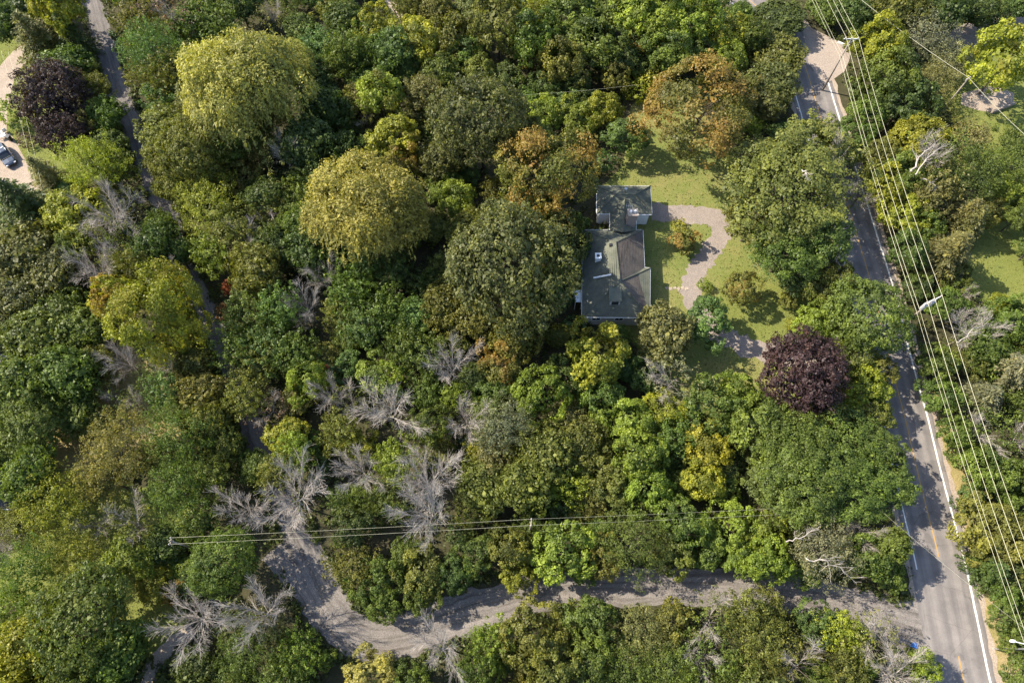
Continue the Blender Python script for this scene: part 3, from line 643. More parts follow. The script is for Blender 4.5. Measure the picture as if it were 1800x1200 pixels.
# ------------------------------------------------------------------ labels for the trees
MARKS = [((1085, 470), 'the grey-roofed house'), ((1415, 668), 'the round purple beech'), ((95, 190), 'the purple beech by the parked car'), ((432, 160), 'the large upper gold willow'),
 ((645, 365), 'the round gold willow'), ((882, 465), 'the huge dull oak beside the house'), ((845, 215), 'the dull domed oak above the house'), ((1238, 200), 'the orange-topped maple on the lawn'),
 ((1385, 335), 'the huge layered locust'), ((262, 550), 'the gold-topped yellow maple'), ((768, 905), 'the fountain-shaped dead tree'), ((690, 735), 'the wide dead tree in mid-wood'), ((1640, 518), 'the transformer pole'),
 ((1500, 65), 'the junction pole'), ((1700, 137), 'the small far pole'), ((932, 917), 'the pole among the lane trees'), ((298, 952), 'the pole in the glade'), ((1602, 1133), 'the blue bin'), ((1765, 112), 'the spreading tree over the far pad'),
 ((1738, 920), 'the bronze dome by the road'), ((620, 1100), 'the gravel lane bend'), ((1640, 1100), 'the lane mouth'), ((578, 655), 'the rust-red little conifer'), ((1535, 562), 'the green dome beside the road'),
 ((150, 1085), 'the broad oak in the lower left'), ((522, 880), 'the dead pair by the lane'), ((358, 1085), 'the bare dead tree by the footpath'), ((1400, 850), 'the locusts above the lane trees'), ((1240, 560), 'the blue-green maple at the lawn'),
 ((0, 850), 'the house at the left edge'), ((230, 690), 'the tawny clearing'), ((396, 548), 'the orange-tan shrub by the old lane'), ((958, 310), 'the orange-flecked maple by the house'), ((1700, 20), 'the far corner lawn'), ((1750, 450), 'the lawn across the road'),
 ((180, 60), 'the top of the old lane'), ((1268, 62), 'the bright yellow-green maple at the top'), ((670, 168), 'the bright maple in the upper wood'), ((1000, 30), 'the top edge of the wood'), ((985, 970), 'the big bright maple over the gravel lane'), ((1000, 1150), 'the trees below the gravel lane'), ((1300, 1130), 'the thin wood below the lane mouth'), ((60, 600), 'the oaks on the left edge')]
OWN = {(1415, 666): 'round dark purple beech between the curved driveway and the road', (92, 165): 'spreading dark purple beech on the lawn above the parked car', (108, 238): 'smaller purple beech just right of the parked car',
 (432, 155): 'largest pale gold weeping willow, high in the left wood', (882, 465): 'huge dull olive oak overhanging the left side of the house', (845, 215): 'broad dull olive domed oak above the house',
 (1238, 200): 'tall orange-topped maple with bare trunk on the dry lawn', (1385, 335): 'huge olive layered locust between the lawn and the road', (272, 550): 'broad yellow-green maple beside the old lane left of centre',
 (768, 908): 'fountain-shaped bare dead tree hanging over the thin wires', (690, 735): 'wide bare dead tree in the middle of the wood', (578, 655): 'small rust-red conifer amid green trees', (958, 310): 'olive maple flecked orange, above left of the grey roof',
 (1535, 562): 'smooth mid-green oak dome covering the road', (1770, 108): 'spreading yellow-green maple over the far tan parking pad', (1738, 920): 'bronze-olive maple dome beneath the wires by the road', (150, 1085): 'broadest mid-green oak in the lower left corner',
 (402, 503): 'small rust-orange conifer beside the old lane', (396, 548): 'orange-tan shrub beside the old lane', (1205, 425): 'small orange-brown maple inside the driveway loop', (1238, 503): 'little bright shrub at the edge of the driveway', (45, 248): 'round brownish pink shrub in front of the dark car',
 (25, 200): 'round bright clipped shrub under the left-hand wires', (1300, 505): 'small bronze tree on the lawn right of the driveway', (1388, 570): 'little yellow-green bush at the right end of the lawn'}
willow2 = plant(640, 362, 104, 'W', 'k')
OWN[(640, 362)] = 'round pale gold willow midway between lane and house'
plant(720, 400, 38, 'W', 'b')

def direction(dx, dy):
    a = math.degrees(math.atan2(-dy, dx)) % 360
    return ['right of', 'above right of', 'above', 'above left of', 'left of', 'below left of', 'below', 'below right of'][int((a + 22.5) // 45) % 8]
buckets = {}
for root, x, y, r, k, c, aut, P in PLACED:
    root['category'] = CATS.get(k, 'tree')
    root['group'] = {'D': 'bare dead trees in the wood', 'S': 'shrubs in the wood and gardens', 'H': 'thinning trees with bare limbs', 'W': 'gold willows', 'C': 'conifers among the broadleaf trees'}.get(k, 'broadleaf trees of the wood')
    if (x, y) in OWN: root['label'] = OWN[(x, y)]; continue
    size = 'tiny' if r < 20 else 'small' if r < 33 else 'medium' if r < 47 else 'large' if r < 75 else 'huge'
    (mx, my), mk = min((m for m in MARKS if math.hypot(m[0][0] - x, m[0][1] - y) > 8), key=lambda m: math.hypot(m[0][0] - x, m[0][1] - y))
    colr = '' if k == 'D' else COLR[c][1] + ' '; kd = KIND[k][1]
    if aut >= .1 and k == 'M': kd = 'orange-tinged maple'
    if k == 'H': kd = 'half-bare tree'
    key = (size, colr, kd, direction(x - mx, y - my), mk); buckets.setdefault(key, []).append((math.hypot(mx - x, my - y), root))
ORD = ['nearest', 'second nearest', 'third nearest', 'fourth nearest', 'fifth nearest', 'sixth nearest', 'seventh nearest']
for (size, colr, kd, dr, mk), L in buckets.items():
    L.sort(key=lambda t: t[0])
    for i, (_, root) in enumerate(L):
        root['label'] = f"{size} {colr}{kd} {dr} {mk}" if len(L) == 1 else f"{ORD[min(i, 6)]} {size} {colr}{kd} {dr} {mk}"

# ------------------------------------------------------------------ undergrowth, meadow weeds, woodland beyond the frame
def scatter_mesh(name, P, hgt, size, tint, mat, jit=.6):
    lv = Leaves(); n = np.tile([0, 0, 1.], (len(P), 1)) + rng.normal(0, jit, (len(P), 3))
    lv.add(np.column_stack([P, hgt]), n, size, np.asarray(size) * .7, tint, rng.uniform(0, .5, len(P))); return lv.mesh(name, mat)
nb = 9000
B = np.column_stack([rng.uniform(-105, 105, nb), rng.uniform(-12, 125, nb)])
keep = np.abs(B[:, 0]) < 68 + .42 * np.maximum(B[:, 1], 0); B = B[keep]; B = B[~is_clear(B, -.15)]
Rb = rng.uniform(.5, 1.5, len(B))
for Cn, hw in CLEAR_LINE[1:]:           # low weeds that soften the edges of the lanes and drives
    hm = max(hw) if hasattr(hw, '__len__') else hw; n = len(Cn) * 7; i0 = rng.integers(1, len(Cn), n); d = nz(Cn[i0] - Cn[i0 - 1]); nn = np.stack([-d[:, 1], d[:, 0]], 1)
    E = Cn[i0] + d * rng.uniform(-2, 2, (n, 1)) + nn * (np.where(rng.random(n) < .5, -1, 1) * (hm + rng.uniform(-.25, .9, n)))[:, None]
    E = E[~is_clear(E, -.35)]; B = np.vstack([B, E]); Rb = np.concatenate([Rb, rng.uniform(.2, .6, len(E))])
idx = np.repeat(np.arange(len(B)), 20); d = rdir(len(idx), .0)
q = d * (Rb[idx] * rng.uniform(.6, 1.05, len(idx)))[:, None]; pos = np.column_stack([B[idx] + q[:, :2], q[:, 2] * 1.1 + .1])
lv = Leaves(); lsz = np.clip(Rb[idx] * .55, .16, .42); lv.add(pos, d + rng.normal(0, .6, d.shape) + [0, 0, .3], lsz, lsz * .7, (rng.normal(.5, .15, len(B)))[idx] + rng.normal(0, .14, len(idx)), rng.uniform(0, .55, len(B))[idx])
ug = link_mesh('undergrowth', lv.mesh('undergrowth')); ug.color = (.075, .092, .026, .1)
tag(ug, 'low leafy undergrowth covering the shaded floor of the wood', 'undergrowth', kind='stuff')
# weeds and tufts on lawns and verges
gp = []
for Pn, den in [(CLEAR_POLY[0], 9), (CLEAR_POLY[1], 9), (CLEAR_POLY[2], 7), (CLEAR_POLY[3], 7), (CLEAR_POLY[4], 7), (CLEAR_POLY[5], 7)]:
    lo, hi = Pn.min(0), Pn.max(0); n = int(np.prod(hi - lo) * den); q = rng.uniform(lo, hi, (n, 2)); q = q[in_poly(Pn, q)]; gp.append(q)
gp = np.concatenate(gp); bad = np.zeros(len(gp), bool)
for Cn, hw in CLEAR_LINE:
    hw = max(hw) if hasattr(hw, '__len__') else hw
    for s in range(0, len(gp), 4000): bad[s:s + 4000] |= np.min(np.linalg.norm(gp[s:s + 4000, None] - Cn[None], axis=2), axis=1) < hw
for Pn in CLEAR_POLY[6:]: bad |= in_poly(Pn, gp)
gp = gp[~bad]
go = link_mesh('grass', scatter_mesh('grass', gp, rng.uniform(.02, .07, len(gp)), rng.uniform(.08, .20, len(gp)), rng.uniform(.2, .9, len(gp)), None, .9)); go.color = (.135, .150, .042, .05)
tag(go, 'short tufted grass on the lawns and clearings', 'grass', kind='stuff')
# trees outside the frame: one mass that carries the wood on and shades the edge
def joined(name, places, libk):
    V = []; Cc = []; nv = 0; Fl = []
    for (x, y, R, key) in places:
        me = random.choice(LIB[key]); n = len(me.vertices); co = np.empty(n * 3, np.float32); me.vertices.foreach_get('co', co); co = co.reshape(-1, 4, 3)[::1]
        cl = np.empty(n * 4, np.float32); me.attributes['leaf'].data.foreach_get('color', cl); cl = cl.reshape(-1, 4)
        a = random.uniform(0, 6.28); ca, sa = math.cos(a), math.sin(a); c2 = co.reshape(-1, 3) * R; c2 = np.column_stack([c2[:, 0] * ca - c2[:, 1] * sa + x, c2[:, 0] * sa + c2[:, 1] * ca + y, c2[:, 2]])
        V.append(c2); Cc.append(cl)
    V = np.concatenate(V); Cc = np.concatenate(Cc); k = len(V) // 4
    me = bpy.data.meshes.new(name); me.vertices.add(4 * k); me.vertices.foreach_set('co', V.astype(np.float32).ravel()); me.loops.add(4 * k); me.loops.foreach_set('vertex_index', np.arange(4 * k, dtype=np.int32))
    me.polygons.add(k); me.polygons.foreach_set('loop_start', np.arange(0, 4 * k, 4, dtype=np.int32)); me.update(calc_edges=True)
    at = me.attributes.new('leaf', 'FLOAT_COLOR', 'POINT'); at.data.foreach_set('color', Cc.ravel()); me.materials.append(M['leaf']); return me
pl = []
for _ in range(900):
    x, y = random.uniform(-135, 135), random.uniform(-30, 160); R = random.uniform(4, 6.5); sx, sy = project((x, y, R))
    mpx = R * 12
    if -mpx < sx < 1800 + mpx and -mpx < sy < 1200 + mpx: continue
    if sx < -330 or sx > 2130 or sy < -330 or sy > 1480: continue
    if is_clear(np.array([[x, y]]), R * .7)[0]: continue
    if any(math.hypot(x - a, y - b) < (R + c) * .72 for a, b, c, _ in pl): continue
    if any(math.hypot(x - p[7].x, y - p[7].y) < R * .9 for p in PLACED): continue
    pl.append((x, y, R, random.choice(('Om', 'Mm', 'Am'))))
wo = link_mesh('woodland', joined('woodland', pl[:110], None)); wo.color = (.082, .095, .026, 0)
tag(wo, 'mixed woodland carrying on beyond the edges of the view', 'woodland', kind='stuff')
# ------------------------------------------------------------------ the house
M['shingle'] = None
def shingle(name, c1, c2):
    m, t, b = new_mat(name)
    f = noise(t, 1.1, 5, .7); f2 = noise(t, 9, 2, .6, stretch=(1, 2.5, 1))
    c = ramp(t, f, [(.3, c1), (.7, c2)]); v = ramp(t, f2, [(.3, (.78, .78, .78)), (.7, (1.2, 1.2, 1.2))])
    st = ramp(t, noise(t, .45, 6, .7), [(.32, (.68, .70, .66)), (.5, (1, 1, 1)), (.68, (1.28, 1.24, 1.12))]); c = mixc(t, 1, c, st, 'MULTIPLY')
    t.links.new(mixc(t, 1, c, v, 'MULTIPLY'), b.inputs['Base Color']); b.inputs['Roughness'].default_value = .9; b.inputs['Specular IOR Level'].default_value = .2
    return m
M['shingle'] = shingle('roof_shingle', (.086, .090, .070), (.130, .131, .100))
M['shingle_shaded'] = shingle('shaded_brown_shingle', (.088, .074, .064), (.120, .100, .086))  # browner, darker shingle for slopes turned from the sun: shade put into colour
M['cream'] = plain('cream_wall', (.46, .43, .38), .8, var=.12)
M['white'] = plain('white_trim', (.72, .70, .67), .5, var=.1)
M['glass'] = plain('window_glass', (.02, .025, .03), .08, spec=.6, var=.1)
M['brick'] = plain('chimney_brick', (.26, .20, .17), .9, var=.25, vs=6)
M['metal'] = plain('galvanised', (.45, .45, .45), .4, metal=.8, var=.1)
M['dark'] = plain('dark_plastic', (.02, .02, .022), .5, var=.2)

EZ = 3.0; RZ = 5.45
HO = pix(1085, 500, 0); house = empty('house', (HO.x, HO.y, 0), label='single-storey house with grey-green hipped roofs joined by a low link', cat='house')
def hp(x, y, z): return pix(x, y, z) - Vector((HO.x, HO.y, 0))
def facet(name, pts, mat='shingle', par=None, th=.12):
    """a roof slope: a slab with real thickness, ruled with raised shingle courses"""
    bm = bmesh.new(); top = [bm.verts.new(p) for p in pts]; f = bm.faces.new(top); f.normal_update()
    if f.normal.z < 0: f.normal_flip()
    r = bmesh.ops.extrude_face_region(bm, geom=[f]); nv = [v for v in r['geom'] if isinstance(v, bmesh.types.BMVert)]
    for v in nv: v.co.z += .02
    for v in top: v.co.z -= th
    return bm_obj(name, bm, M[mat], par or house)
def courses(pts, mat, gap=.30):
    """raised shingle courses across one slope, joined into one part"""
    n = (pts[1] - pts[0]).cross(pts[2] - pts[0]).normalized(); n = n if n.z > 0 else -n
    hz = Vector((0, 0, 1)).cross(n).normalized(); up = n.cross(hz); bm = bmesh.new()
    if up.z < 0: up = -up
    o = pts[0]; uv = [((p - o).dot(hz), (p - o).dot(up)) for p in pts]; lo, hi = min(v for _, v in uv), max(v for _, v in uv); v = lo + gap
    while v < hi - .1:
        xs = []
        for (a, b), (c, d) in zip(uv, uv[1:] + uv[:1]):
            if (b - v) * (d - v) < 0: xs.append(a + (c - a) * (v - b) / (d - b))
        if len(xs) >= 2:
            a, c = min(xs) + .04, max(xs) - .04
            if c > a:
                q = [o + hz * a + up * v + n * .022, o + hz * c + up * v + n * .022, o + hz * c + up * (v - .05) + n * .034, o + hz * a + up * (v - .05) + n * .034]
                q2 = [o + hz * c + up * (v - .065) + n * .021, o + hz * a + up * (v - .065) + n * .021]
                vs = [bm.verts.new(x) for x in q + q2]; bm.faces.new(vs[:4]); bm.faces.new((vs[3], vs[2], vs[4], vs[5]))
        v += gap
    o2 = bm_obj('shingle_course', bm, M[mat], house); o2['kind'] = 'stuff'; return o2

NW, NE = hp(1024, 404, EZ), hp(1130, 404, EZ); E1 = hp(1133, 470, EZ); NEb = hp(1143, 471, EZ); SE = hp(1142, 558, EZ); SW = hp(1023, 557, EZ)
R1 = hp(1082.5, 426, RZ); R2 = hp(1090, 494, RZ); Pm = hp(1121, 481, 3.75)
sl = [('roof', [NW, NE, R1], 'shingle'), ('roof', [SW, NW, R1, R2], 'shingle'), ('roof', [SE, SW, R2], 'shingle'), ('roof', [NE, E1, R2, R1], 'shingle_shaded'),
      ('roof', [E1, NEb, Pm, R2], 'shingle'), ('roof', [R2, Pm, SE], 'shingle_shaded'), ('roof', [Pm, NEb, SE], 'shingle')]
G = [hp(1049, 327, EZ), hp(1143, 327, EZ), hp(1146, 377, EZ), hp(1049, 375.5, EZ)]
GA, GB = hp(1083, 341, 4.6), hp(1116, 342, 4.6)
sl += [('garage_roof', [G[0], G[1], GB, GA], 'shingle'), ('garage_roof', [G[1], G[2], GB], 'shingle'), ('garage_roof', [G[2], G[3], GA, GB], 'shingle'), ('garage_roof', [G[3], G[0], GA], 'shingle')]
LA, LB, LC, LD = hp(1072, 372, 3.1), hp(1118, 372, 3.1), hp(1118, 405, 3.1), hp(1072, 405, 3.1); LE, LF = hp(1098, 350, 4.45), hp(1096, 408, 4.45)
sl += [('link_roof', [LA, LE, LF, LD], 'shingle'), ('link_roof', [LB, LC, LF, LE], 'shingle')]
for nm, pts, mt in sl:
    facet(nm, pts, mt); courses(pts, mt)
def ridge_cap(a, b):
    bm = bmesh.new(); tube(bm, [a + Vector((0, 0, .04)), b + Vector((0, 0, .04))], .09, 6); bm_obj('ridge_cap', bm, M['shingle'], house)
for a, b in ((R1, R2), (NW, R1), (NE, R1), (SW, R2), (SE, R2), (R2, Pm), (Pm, NEb), (GA, GB), (G[0], GA), (G[1], GB), (G[2], GB), (G[3], GA), (LE, LF)): ridge_cap(a, b)
def wall(a, b, z1=EZ - .1, inset=.35, c=None):
    c = c or Vector((0, -2, 0)); n = Vector((b.y - a.y, a.x - b.x, 0)).normalized()
    m = (a + b) / 2
    if (c - m).dot(n) < 0: n = -n
    d = (b - a); d.z = 0; L = d.length - 2 * inset; p = m + n * inset; bm = bmesh.new()
    box(bm, (p.x, p.y, z1 / 2), (L, .2, z1), math.atan2(d.y, d.x)); return bm_obj('wall', bm, M['cream'], house), p, d.normalized(), -n
def gutter(a, b):
    bm = bmesh.new(); tube(bm, [a + Vector((0, 0, -.08)), b + Vector((0, 0, -.08))], .085, 6); bm_obj('gutter', bm, M['white'], house)
wins = []
for a, b in ((NW, NE), (NE, E1), (E1, NEb), (NEb, SE), (SE, SW), (SW, NW)):
    gutter(a, b); wins.append(wall(a, b))
gc = (G[0] + G[2]) / 2; gc.z = 0
for i in range(4):
    gutter(G[i], G[(i + 1) % 4]); wins.append(wall(G[i], G[(i + 1) % 4], c=gc))
lc = (LA + LC) / 2; lc.z = 0
for a, b in ((LB, LC), (LD, LA)): gutter(a, b); wall(a, b, c=lc)
def window(wl, s, z, ww, hh):
    _, p, d, n = wl; q = p + d * s + n * .1; rz = math.atan2(d.y, d.x); bm = bmesh.new()
    for dx, dz, sx, sz in ((0, hh / 2, ww, .1), (0, -hh / 2, ww, .1), (-ww / 2, 0, .1, hh), (ww / 2, 0, .1, hh), (0, 0, .05, hh)):
        c = q + d * dx; box(bm, (c.x, c.y, z + dz), (sx, .1, sz), rz)
    f = bm_obj('window', bm, M['white'], house); bm = bmesh.new(); box(bm, (q.x, q.y, z), (ww - .08, .04, hh - .08), rz); bm_obj('pane', bm, M['glass'], f)
for s in (-3.2, -.6, 2.6): window(wins[4], s, 2.05, 1.2, 1.0)
for s in (-2.5, .5): window(wins[3], s, 1.6, 1.3, 1.2)
for s in (-2, 2): window(wins[1], s, 1.6, 1.2, 1.2)
for s in (-2.8, 2.8):
    _, p, d, n = wins[8]; q = p + d * s + n * .12; bm = bmesh.new(); box(bm, (q.x, q.y, 1.25), (1.9, .06, 2.4), math.atan2(d.y, d.x)); dr = bm_obj('garage_door', bm, M['white'], house)
    bm = bmesh.new()
    for k in range(4): box(bm, (q.x + n.x * .04, q.y + n.y * .04, .35 + k * .6), (1.8, .03, .5), math.atan2(d.y, d.x))
    bm_obj('door_panel', bm, M['white'], dr)
# dormer on the south slope
D0 = hp(1080, 521, 4.2); bm = bmesh.new(); box(bm, (D0.x, D0.y - .1, 4.25), (1.35, 2.0, 1.35)); do = bm_obj('dormer', bm, M['white'], house)
bm = bmesh.new(); box(bm, (D0.x, D0.y + .05, 4.99), (1.75, 2.5, .12), rot=Matrix.Rotation(.06, 4, 'X')); bm_obj('dormer_roof', bm, M['shingle'], do)
bm = bmesh.new(); box(bm, (D0.x, D0.y - 1.11, 4.35), (.95, .05, .75)); bm_obj('dormer_window', bm, M['glass'], do)
# chimneys and roof fittings
c = hp(1107, 393, 3.6); bm = bmesh.new(); box(bm, (c.x, c.y, 4.6), (1.35, 1.1, 3.6)); ch = bm_obj('chimney', bm, M['brick'], house)
bm = bmesh.new(); box(bm, (c.x, c.y, 6.45), (1.5, 1.25, .14)); bm_obj('chimney_cap', bm, M['concrete'], ch)
bm = bmesh.new()
for s in (-.3, .3): tube(bm, [(c.x + s, c.y, 6.5), (c.x + s, c.y, 6.85)], .16, 10)
bm_obj('chimney_pot', bm, M['white'], ch)
c = hp(1051, 453, 4.6); bm = bmesh.new(); box(bm, (c.x, c.y, 4.4), (.75, .8, 1.3)); ch = bm_obj('chimney', bm, M['white'], house); bm = bmesh.new(); box(bm, (c.x, c.y, 5.1), (.9, .95, .1)); bm_obj('chimney_cap', bm, M['white'], ch)
bm = bmesh.new(); box(bm, (c.x, c.y, 5.16), (.4, .4, .06)); bm_obj('flue', bm, M['dark'], ch)
c = hp(1099, 337, 4.6); bm = bmesh.new(); tube(bm, [(c.x, c.y, 4.4), (c.x, c.y, 5.3)], .12, 10); tube(bm, [(c.x, c.y, 5.28), (c.x, c.y, 5.36)], .22, 10); bm_obj('vent_pipe', bm, M['metal'], house)
c = hp(1104, 372, 4.5); bm = bmesh.new(); tube(bm, [(c.x, c.y, 4.1), (c.x, c.y, 6.0)], .035, 6); tube(bm, [(c.x - .5, c.y, 5.9), (c.x + .5, c.y, 5.9)], .025, 5)
for s in (-.4, -.15, .15, .4): tube(bm, [(c.x + s, c.y - .35, 5.9), (c.x + s, c.y + .35, 5.9)], .018, 5)
bm_obj('aerial', bm, M['metal'], house)
c = hp(1074, 430, 5.3); bm = bmesh.new(); box(bm, (c.x, c.y, 5.1), (.45, .45, .5), bev=.05); bm_obj('roof_vent', bm, M['dark'], house)
a, b = hp(1043, 490, 4.1), hp(1074, 484, 5.0); bm = bmesh.new(); tube(bm, [a + Vector((0, 0, .25)), b + Vector((0, 0, .25))], .13, 4); bm_obj('flashing', bm, M['white'], house)
# porch on the west wall
c = hp(1017, 521, 2.4); bm = bmesh.new(); box(bm, (c.x, c.y, 2.5), (1.1, 1.9, .14)); po = bm_obj('porch_roof', bm, M['white'], house)
bm = bmesh.new()
for sx in (-.45, .45):
    for sy in (-.8, .8): tube(bm, [(c.x + sx, c.y + sy, 0), (c.x + sx, c.y + sy, 2.45)], .06, 6)
bm_obj('porch_post', bm, M['white'], po)
# downpipe
bm = bmesh.new(); q = SE + Vector((-.1, .1, 0)); tube(bm, [(q.x, q.y, 0), (q.x, q.y, 2.9)], .05, 6); bm_obj('downpipe', bm, M['white'], house)
# stepping stones to the front door
for i in range(6):
    p = pix(1172 + i * 7, 506 + (i % 2) * 1.5, 0); bm = bmesh.new(); box(bm, (0, 0, .02), (random.uniform(.45, .6), random.uniform(.4, .5), .05), random.uniform(0, 1), .012); o = bm_obj('stepping_stone', bm, M['tan_gravel'])
    o.location = (p.x, p.y, .006); tag(o, f"{['first', 'second', 'third', 'fourth', 'fifth', 'sixth'][i]} stepping stone from the house wall towards the driveway", 'paving stone', 'stepping stones to the driveway')

# ------------------------------------------------------------------ house at the left edge
q = pix(-28, 850, 3); h2 = empty('cottage', (q.x, q.y, 0), label='dark-roofed cottage with white gutters, cut by the left edge', cat='house')
bm = bmesh.new(); box(bm, (0, 0, 1.45), (7.6, 5.4, 2.9)); bm_obj('wall', bm, M['cream'], h2)
cs = [Vector((sx * 4.25, sy * 3.1, 3)) for sx, sy in ((-1, -1), (1, -1), (1, 1), (-1, 1))]; ra, rb = Vector((-1.2, 0, 4.7)), Vector((1.2, 0, 4.7))
M['shingle_dark'] = shingle('dark_shingle', (.05, .052, .056), (.075, .075, .078))
for pts in ([cs[0], cs[1], rb, ra], [cs[1], cs[2], rb], [cs[2], cs[3], ra, rb], [cs[3], cs[0], ra]): facet('roof', pts, 'shingle_dark', h2)
for i in range(4):
    bm = bmesh.new(); tube(bm, [cs[i] + Vector((0, 0, -.08)), cs[(i + 1) % 4] + Vector((0, 0, -.08))], .09, 6); bm_obj('gutter', bm, M['white'], h2)

# ------------------------------------------------------------------ poles, wires, lamp
M['pole_wood'] = plain('pole_wood', (.24, .20, .165), .9, var=.3); M['wire'] = plain('wire', (.50, .47, .33), .4, metal=.3, var=.05); M['tank'] = plain('transformer_paint', (.50, .49, .48), .45, var=.1)
M['tank2'] = plain('tank_paint', (.33, .33, .33), .5, var=.1); M['ceramic'] = plain('insulator', (.30, .27, .25), .3, var=.1)
def dirv(az): return Vector((math.cos(az), math.sin(az), 0))
def utility_pole(P, h, label, az=0, arms=(), tank=False, r=.15):
    root = empty('utility_pole', (P.x, P.y, 0), label=label, cat='utility pole', group='utility poles'); bm = bmesh.new(); tube(bm, [(0, 0, -.3), (0, 0, h * .5), (0, 0, h)], [r, r * .85, r * .68], 9); bm_obj('pole', bm, M['pole_wood'], root, True)
    for (z, half, ins) in arms:
        bm = bmesh.new(); box(bm, (0, 0, z), (half * 2, .11, .13), az); arm = bm_obj('crossarm', bm, M['tank' if half > .8 else 'pole_wood'], root)
        for s in ins:
            bm = bmesh.new(); p = dirv(az) * s; tube(bm, [(p.x, p.y, z + .08), (p.x, p.y, z + .18), (p.x, p.y, z + .26), (p.x, p.y, z + .34)], [.05, .12, .09, .05], 8); bm_obj('insulator', bm, M['ceramic'], arm, True)
        bm = bmesh.new(); p = dirv(az) * half * .7
        for s in (1, -1): tube(bm, [(p.x * s, p.y * s, z - .05), (0, 0, z - .9)], .03, 5)
        bm_obj('brace', bm, M['metal'], root)
    if tank:
        for s in (-.55, .6):
            p = dirv(az) * s; bm = bmesh.new(); tube(bm, [(p.x, p.y, h - 2.3), (p.x, p.y, h - 2.2), (p.x, p.y, h - 1.25), (p.x, p.y, h - 1.15)], [.20, .26, .26, .18], 14); t = bm_obj('transformer', bm, M['tank2'], root)
            bm = bmesh.new(); tube(bm, [(p.x + .1, p.y, h - 1.2), (p.x + .1, p.y, h - .85)], .05, 6); bm_obj('bushing', bm, M['ceramic'], t)
    return root
ZP = 11.0
P1 = pix(1498, 66, ZP); P2 = pix(1643, 525, ZP); P3 = Vector((P2.x + (P2.x - P1.x) + 1.0, P2.y - 43, 0))
az1 = 0.0
utility_pole(P1, ZP, 'tall utility pole with white crossarm beside the road junction', az1, ((ZP - .3, 1.15, (-.95, 0, .95)),))
utility_pole(P2, ZP, 'tall utility pole carrying grey transformers above the roadside trees', .42, ((ZP - .3, 1.35, (-1.15, 0, 1.15)), (ZP - 1.0, 1.0, (-.85, .85))), True)
P4 = pix(1703, 137, 8.5); utility_pole(P4, 8.5, 'short utility pole at the far tan parking pad', .6, ((8.2, .55, (-.4, .4)),), r=.13)
P5 = pix(934, 917, 9); utility_pole(P5, 9, 'thin utility pole poking out of trees above the gravel lane', 1.5, ((8.7, .45, (-.35, .35)),), r=.12)
P6 = pix(298, 950, 9); utility_pole(P6, 9, 'thin utility pole at the edge of the green glade', 1.5, ((8.7, .45, (-.35, .35)),), r=.12)
def wire(a, b, sag, label, r=.021, group='overhead wires', n=26):
    a, b = Vector(a), Vector(b); pts = []
    for i in range(n + 1):
        t = i / n; p = a.lerp(b, t); p.z -= sag * 4 * t * (1 - t); pts.append(p - a)
    bm = bmesh.new(); tube(bm, pts, r, 5); o = bm_obj('power_line', bm, M['wire']); o.location = a; tag(o, label, 'wire', group); return o
P0 = Vector((P1.x - (P2.x - P1.x) * .3 - 6, P1.y + 44, 0)); names = ('left', 'middle', 'right')
for i, s in enumerate((-.95, 0, .95)):
    o1 = P1 + Vector((s, 0, .05)); o2 = Vector((P2.x, P2.y, ZP + .05)) + dirv(.42) * s * 1.2; o0 = Vector((P0.x + s, P0.y, ZP + .05)); o3 = Vector((P3.x + s * 1.25, P3.y, ZP + .05))
    o1.z = ZP + .05
    wire(o0, o1, .5, f'{names[i]} of three top wires running up from the junction pole'); wire(o1, o2, .7, f'{names[i]} of three top wires between the junction pole and the transformer pole'); wire(o2, o3, .7, f'{names[i]} of three top wires running down from the transformer pole')
for i, s in enumerate((-.5, .0)):
    nm = ('lower left', 'lower right')[i]; z = 7.6
    a0, a1, a2, a3 = Vector((P0.x + s, P0.y, z)), Vector((P1.x + s, P1.y, z)), Vector((P2.x + s, P2.y, z)), Vector((P3.x + s, P3.y, z))
    wire(a0, a1, .5, f'{nm} cable slung up the road from the junction pole', .017); wire(a1, a2, .6, f'{nm} cable slung between the junction and transformer poles', .022); wire(a2, a3, .6, f'{nm} cable slung down the road from the transformer pole', .017)
wire(pix(1490, -20, 9), P4, .4, 'wire from the top edge down to the short far pole', .03); wire(P4, pix(1830, 262, 7), .3, 'wire from the short far pole out past the right edge', .03)
for i, s in enumerate((-.35, .35)):
    off = Vector((0, s, 0)); nm = ('lower', 'upper')[i]; A = Vector((P6.x, P6.y, 8.9)) + off; B = Vector((P5.x, P5.y, 8.9)) + off
    wire(A, B, .5, f'{nm} of two thin wires from the glade pole to the lane-trees pole', .011); wire(B, pix(1470, 893, 5.5) + off, .5, f'{nm} of two thin wires from the lane-trees pole towards the road', .010)
wire(pix(1535, 885, 6), pix(1825, 1122, 7), .5, 'single thin wire crossing the road near the gravel lane mouth', .011)
wire(pix(900, 168, 6), pix(1130, 148, 6), .3, 'single thin wire along the upper edge of the sunny scrub', .011)
wire(pix(2, 90, 8), pix(62, 322, 6), .4, 'left of two thin wires over the clipped shrub by the car', .012); wire(pix(14, 90, 8), pix(72, 322, 6), .4, 'right of two thin wires over the clipped shrub by the car', .012)
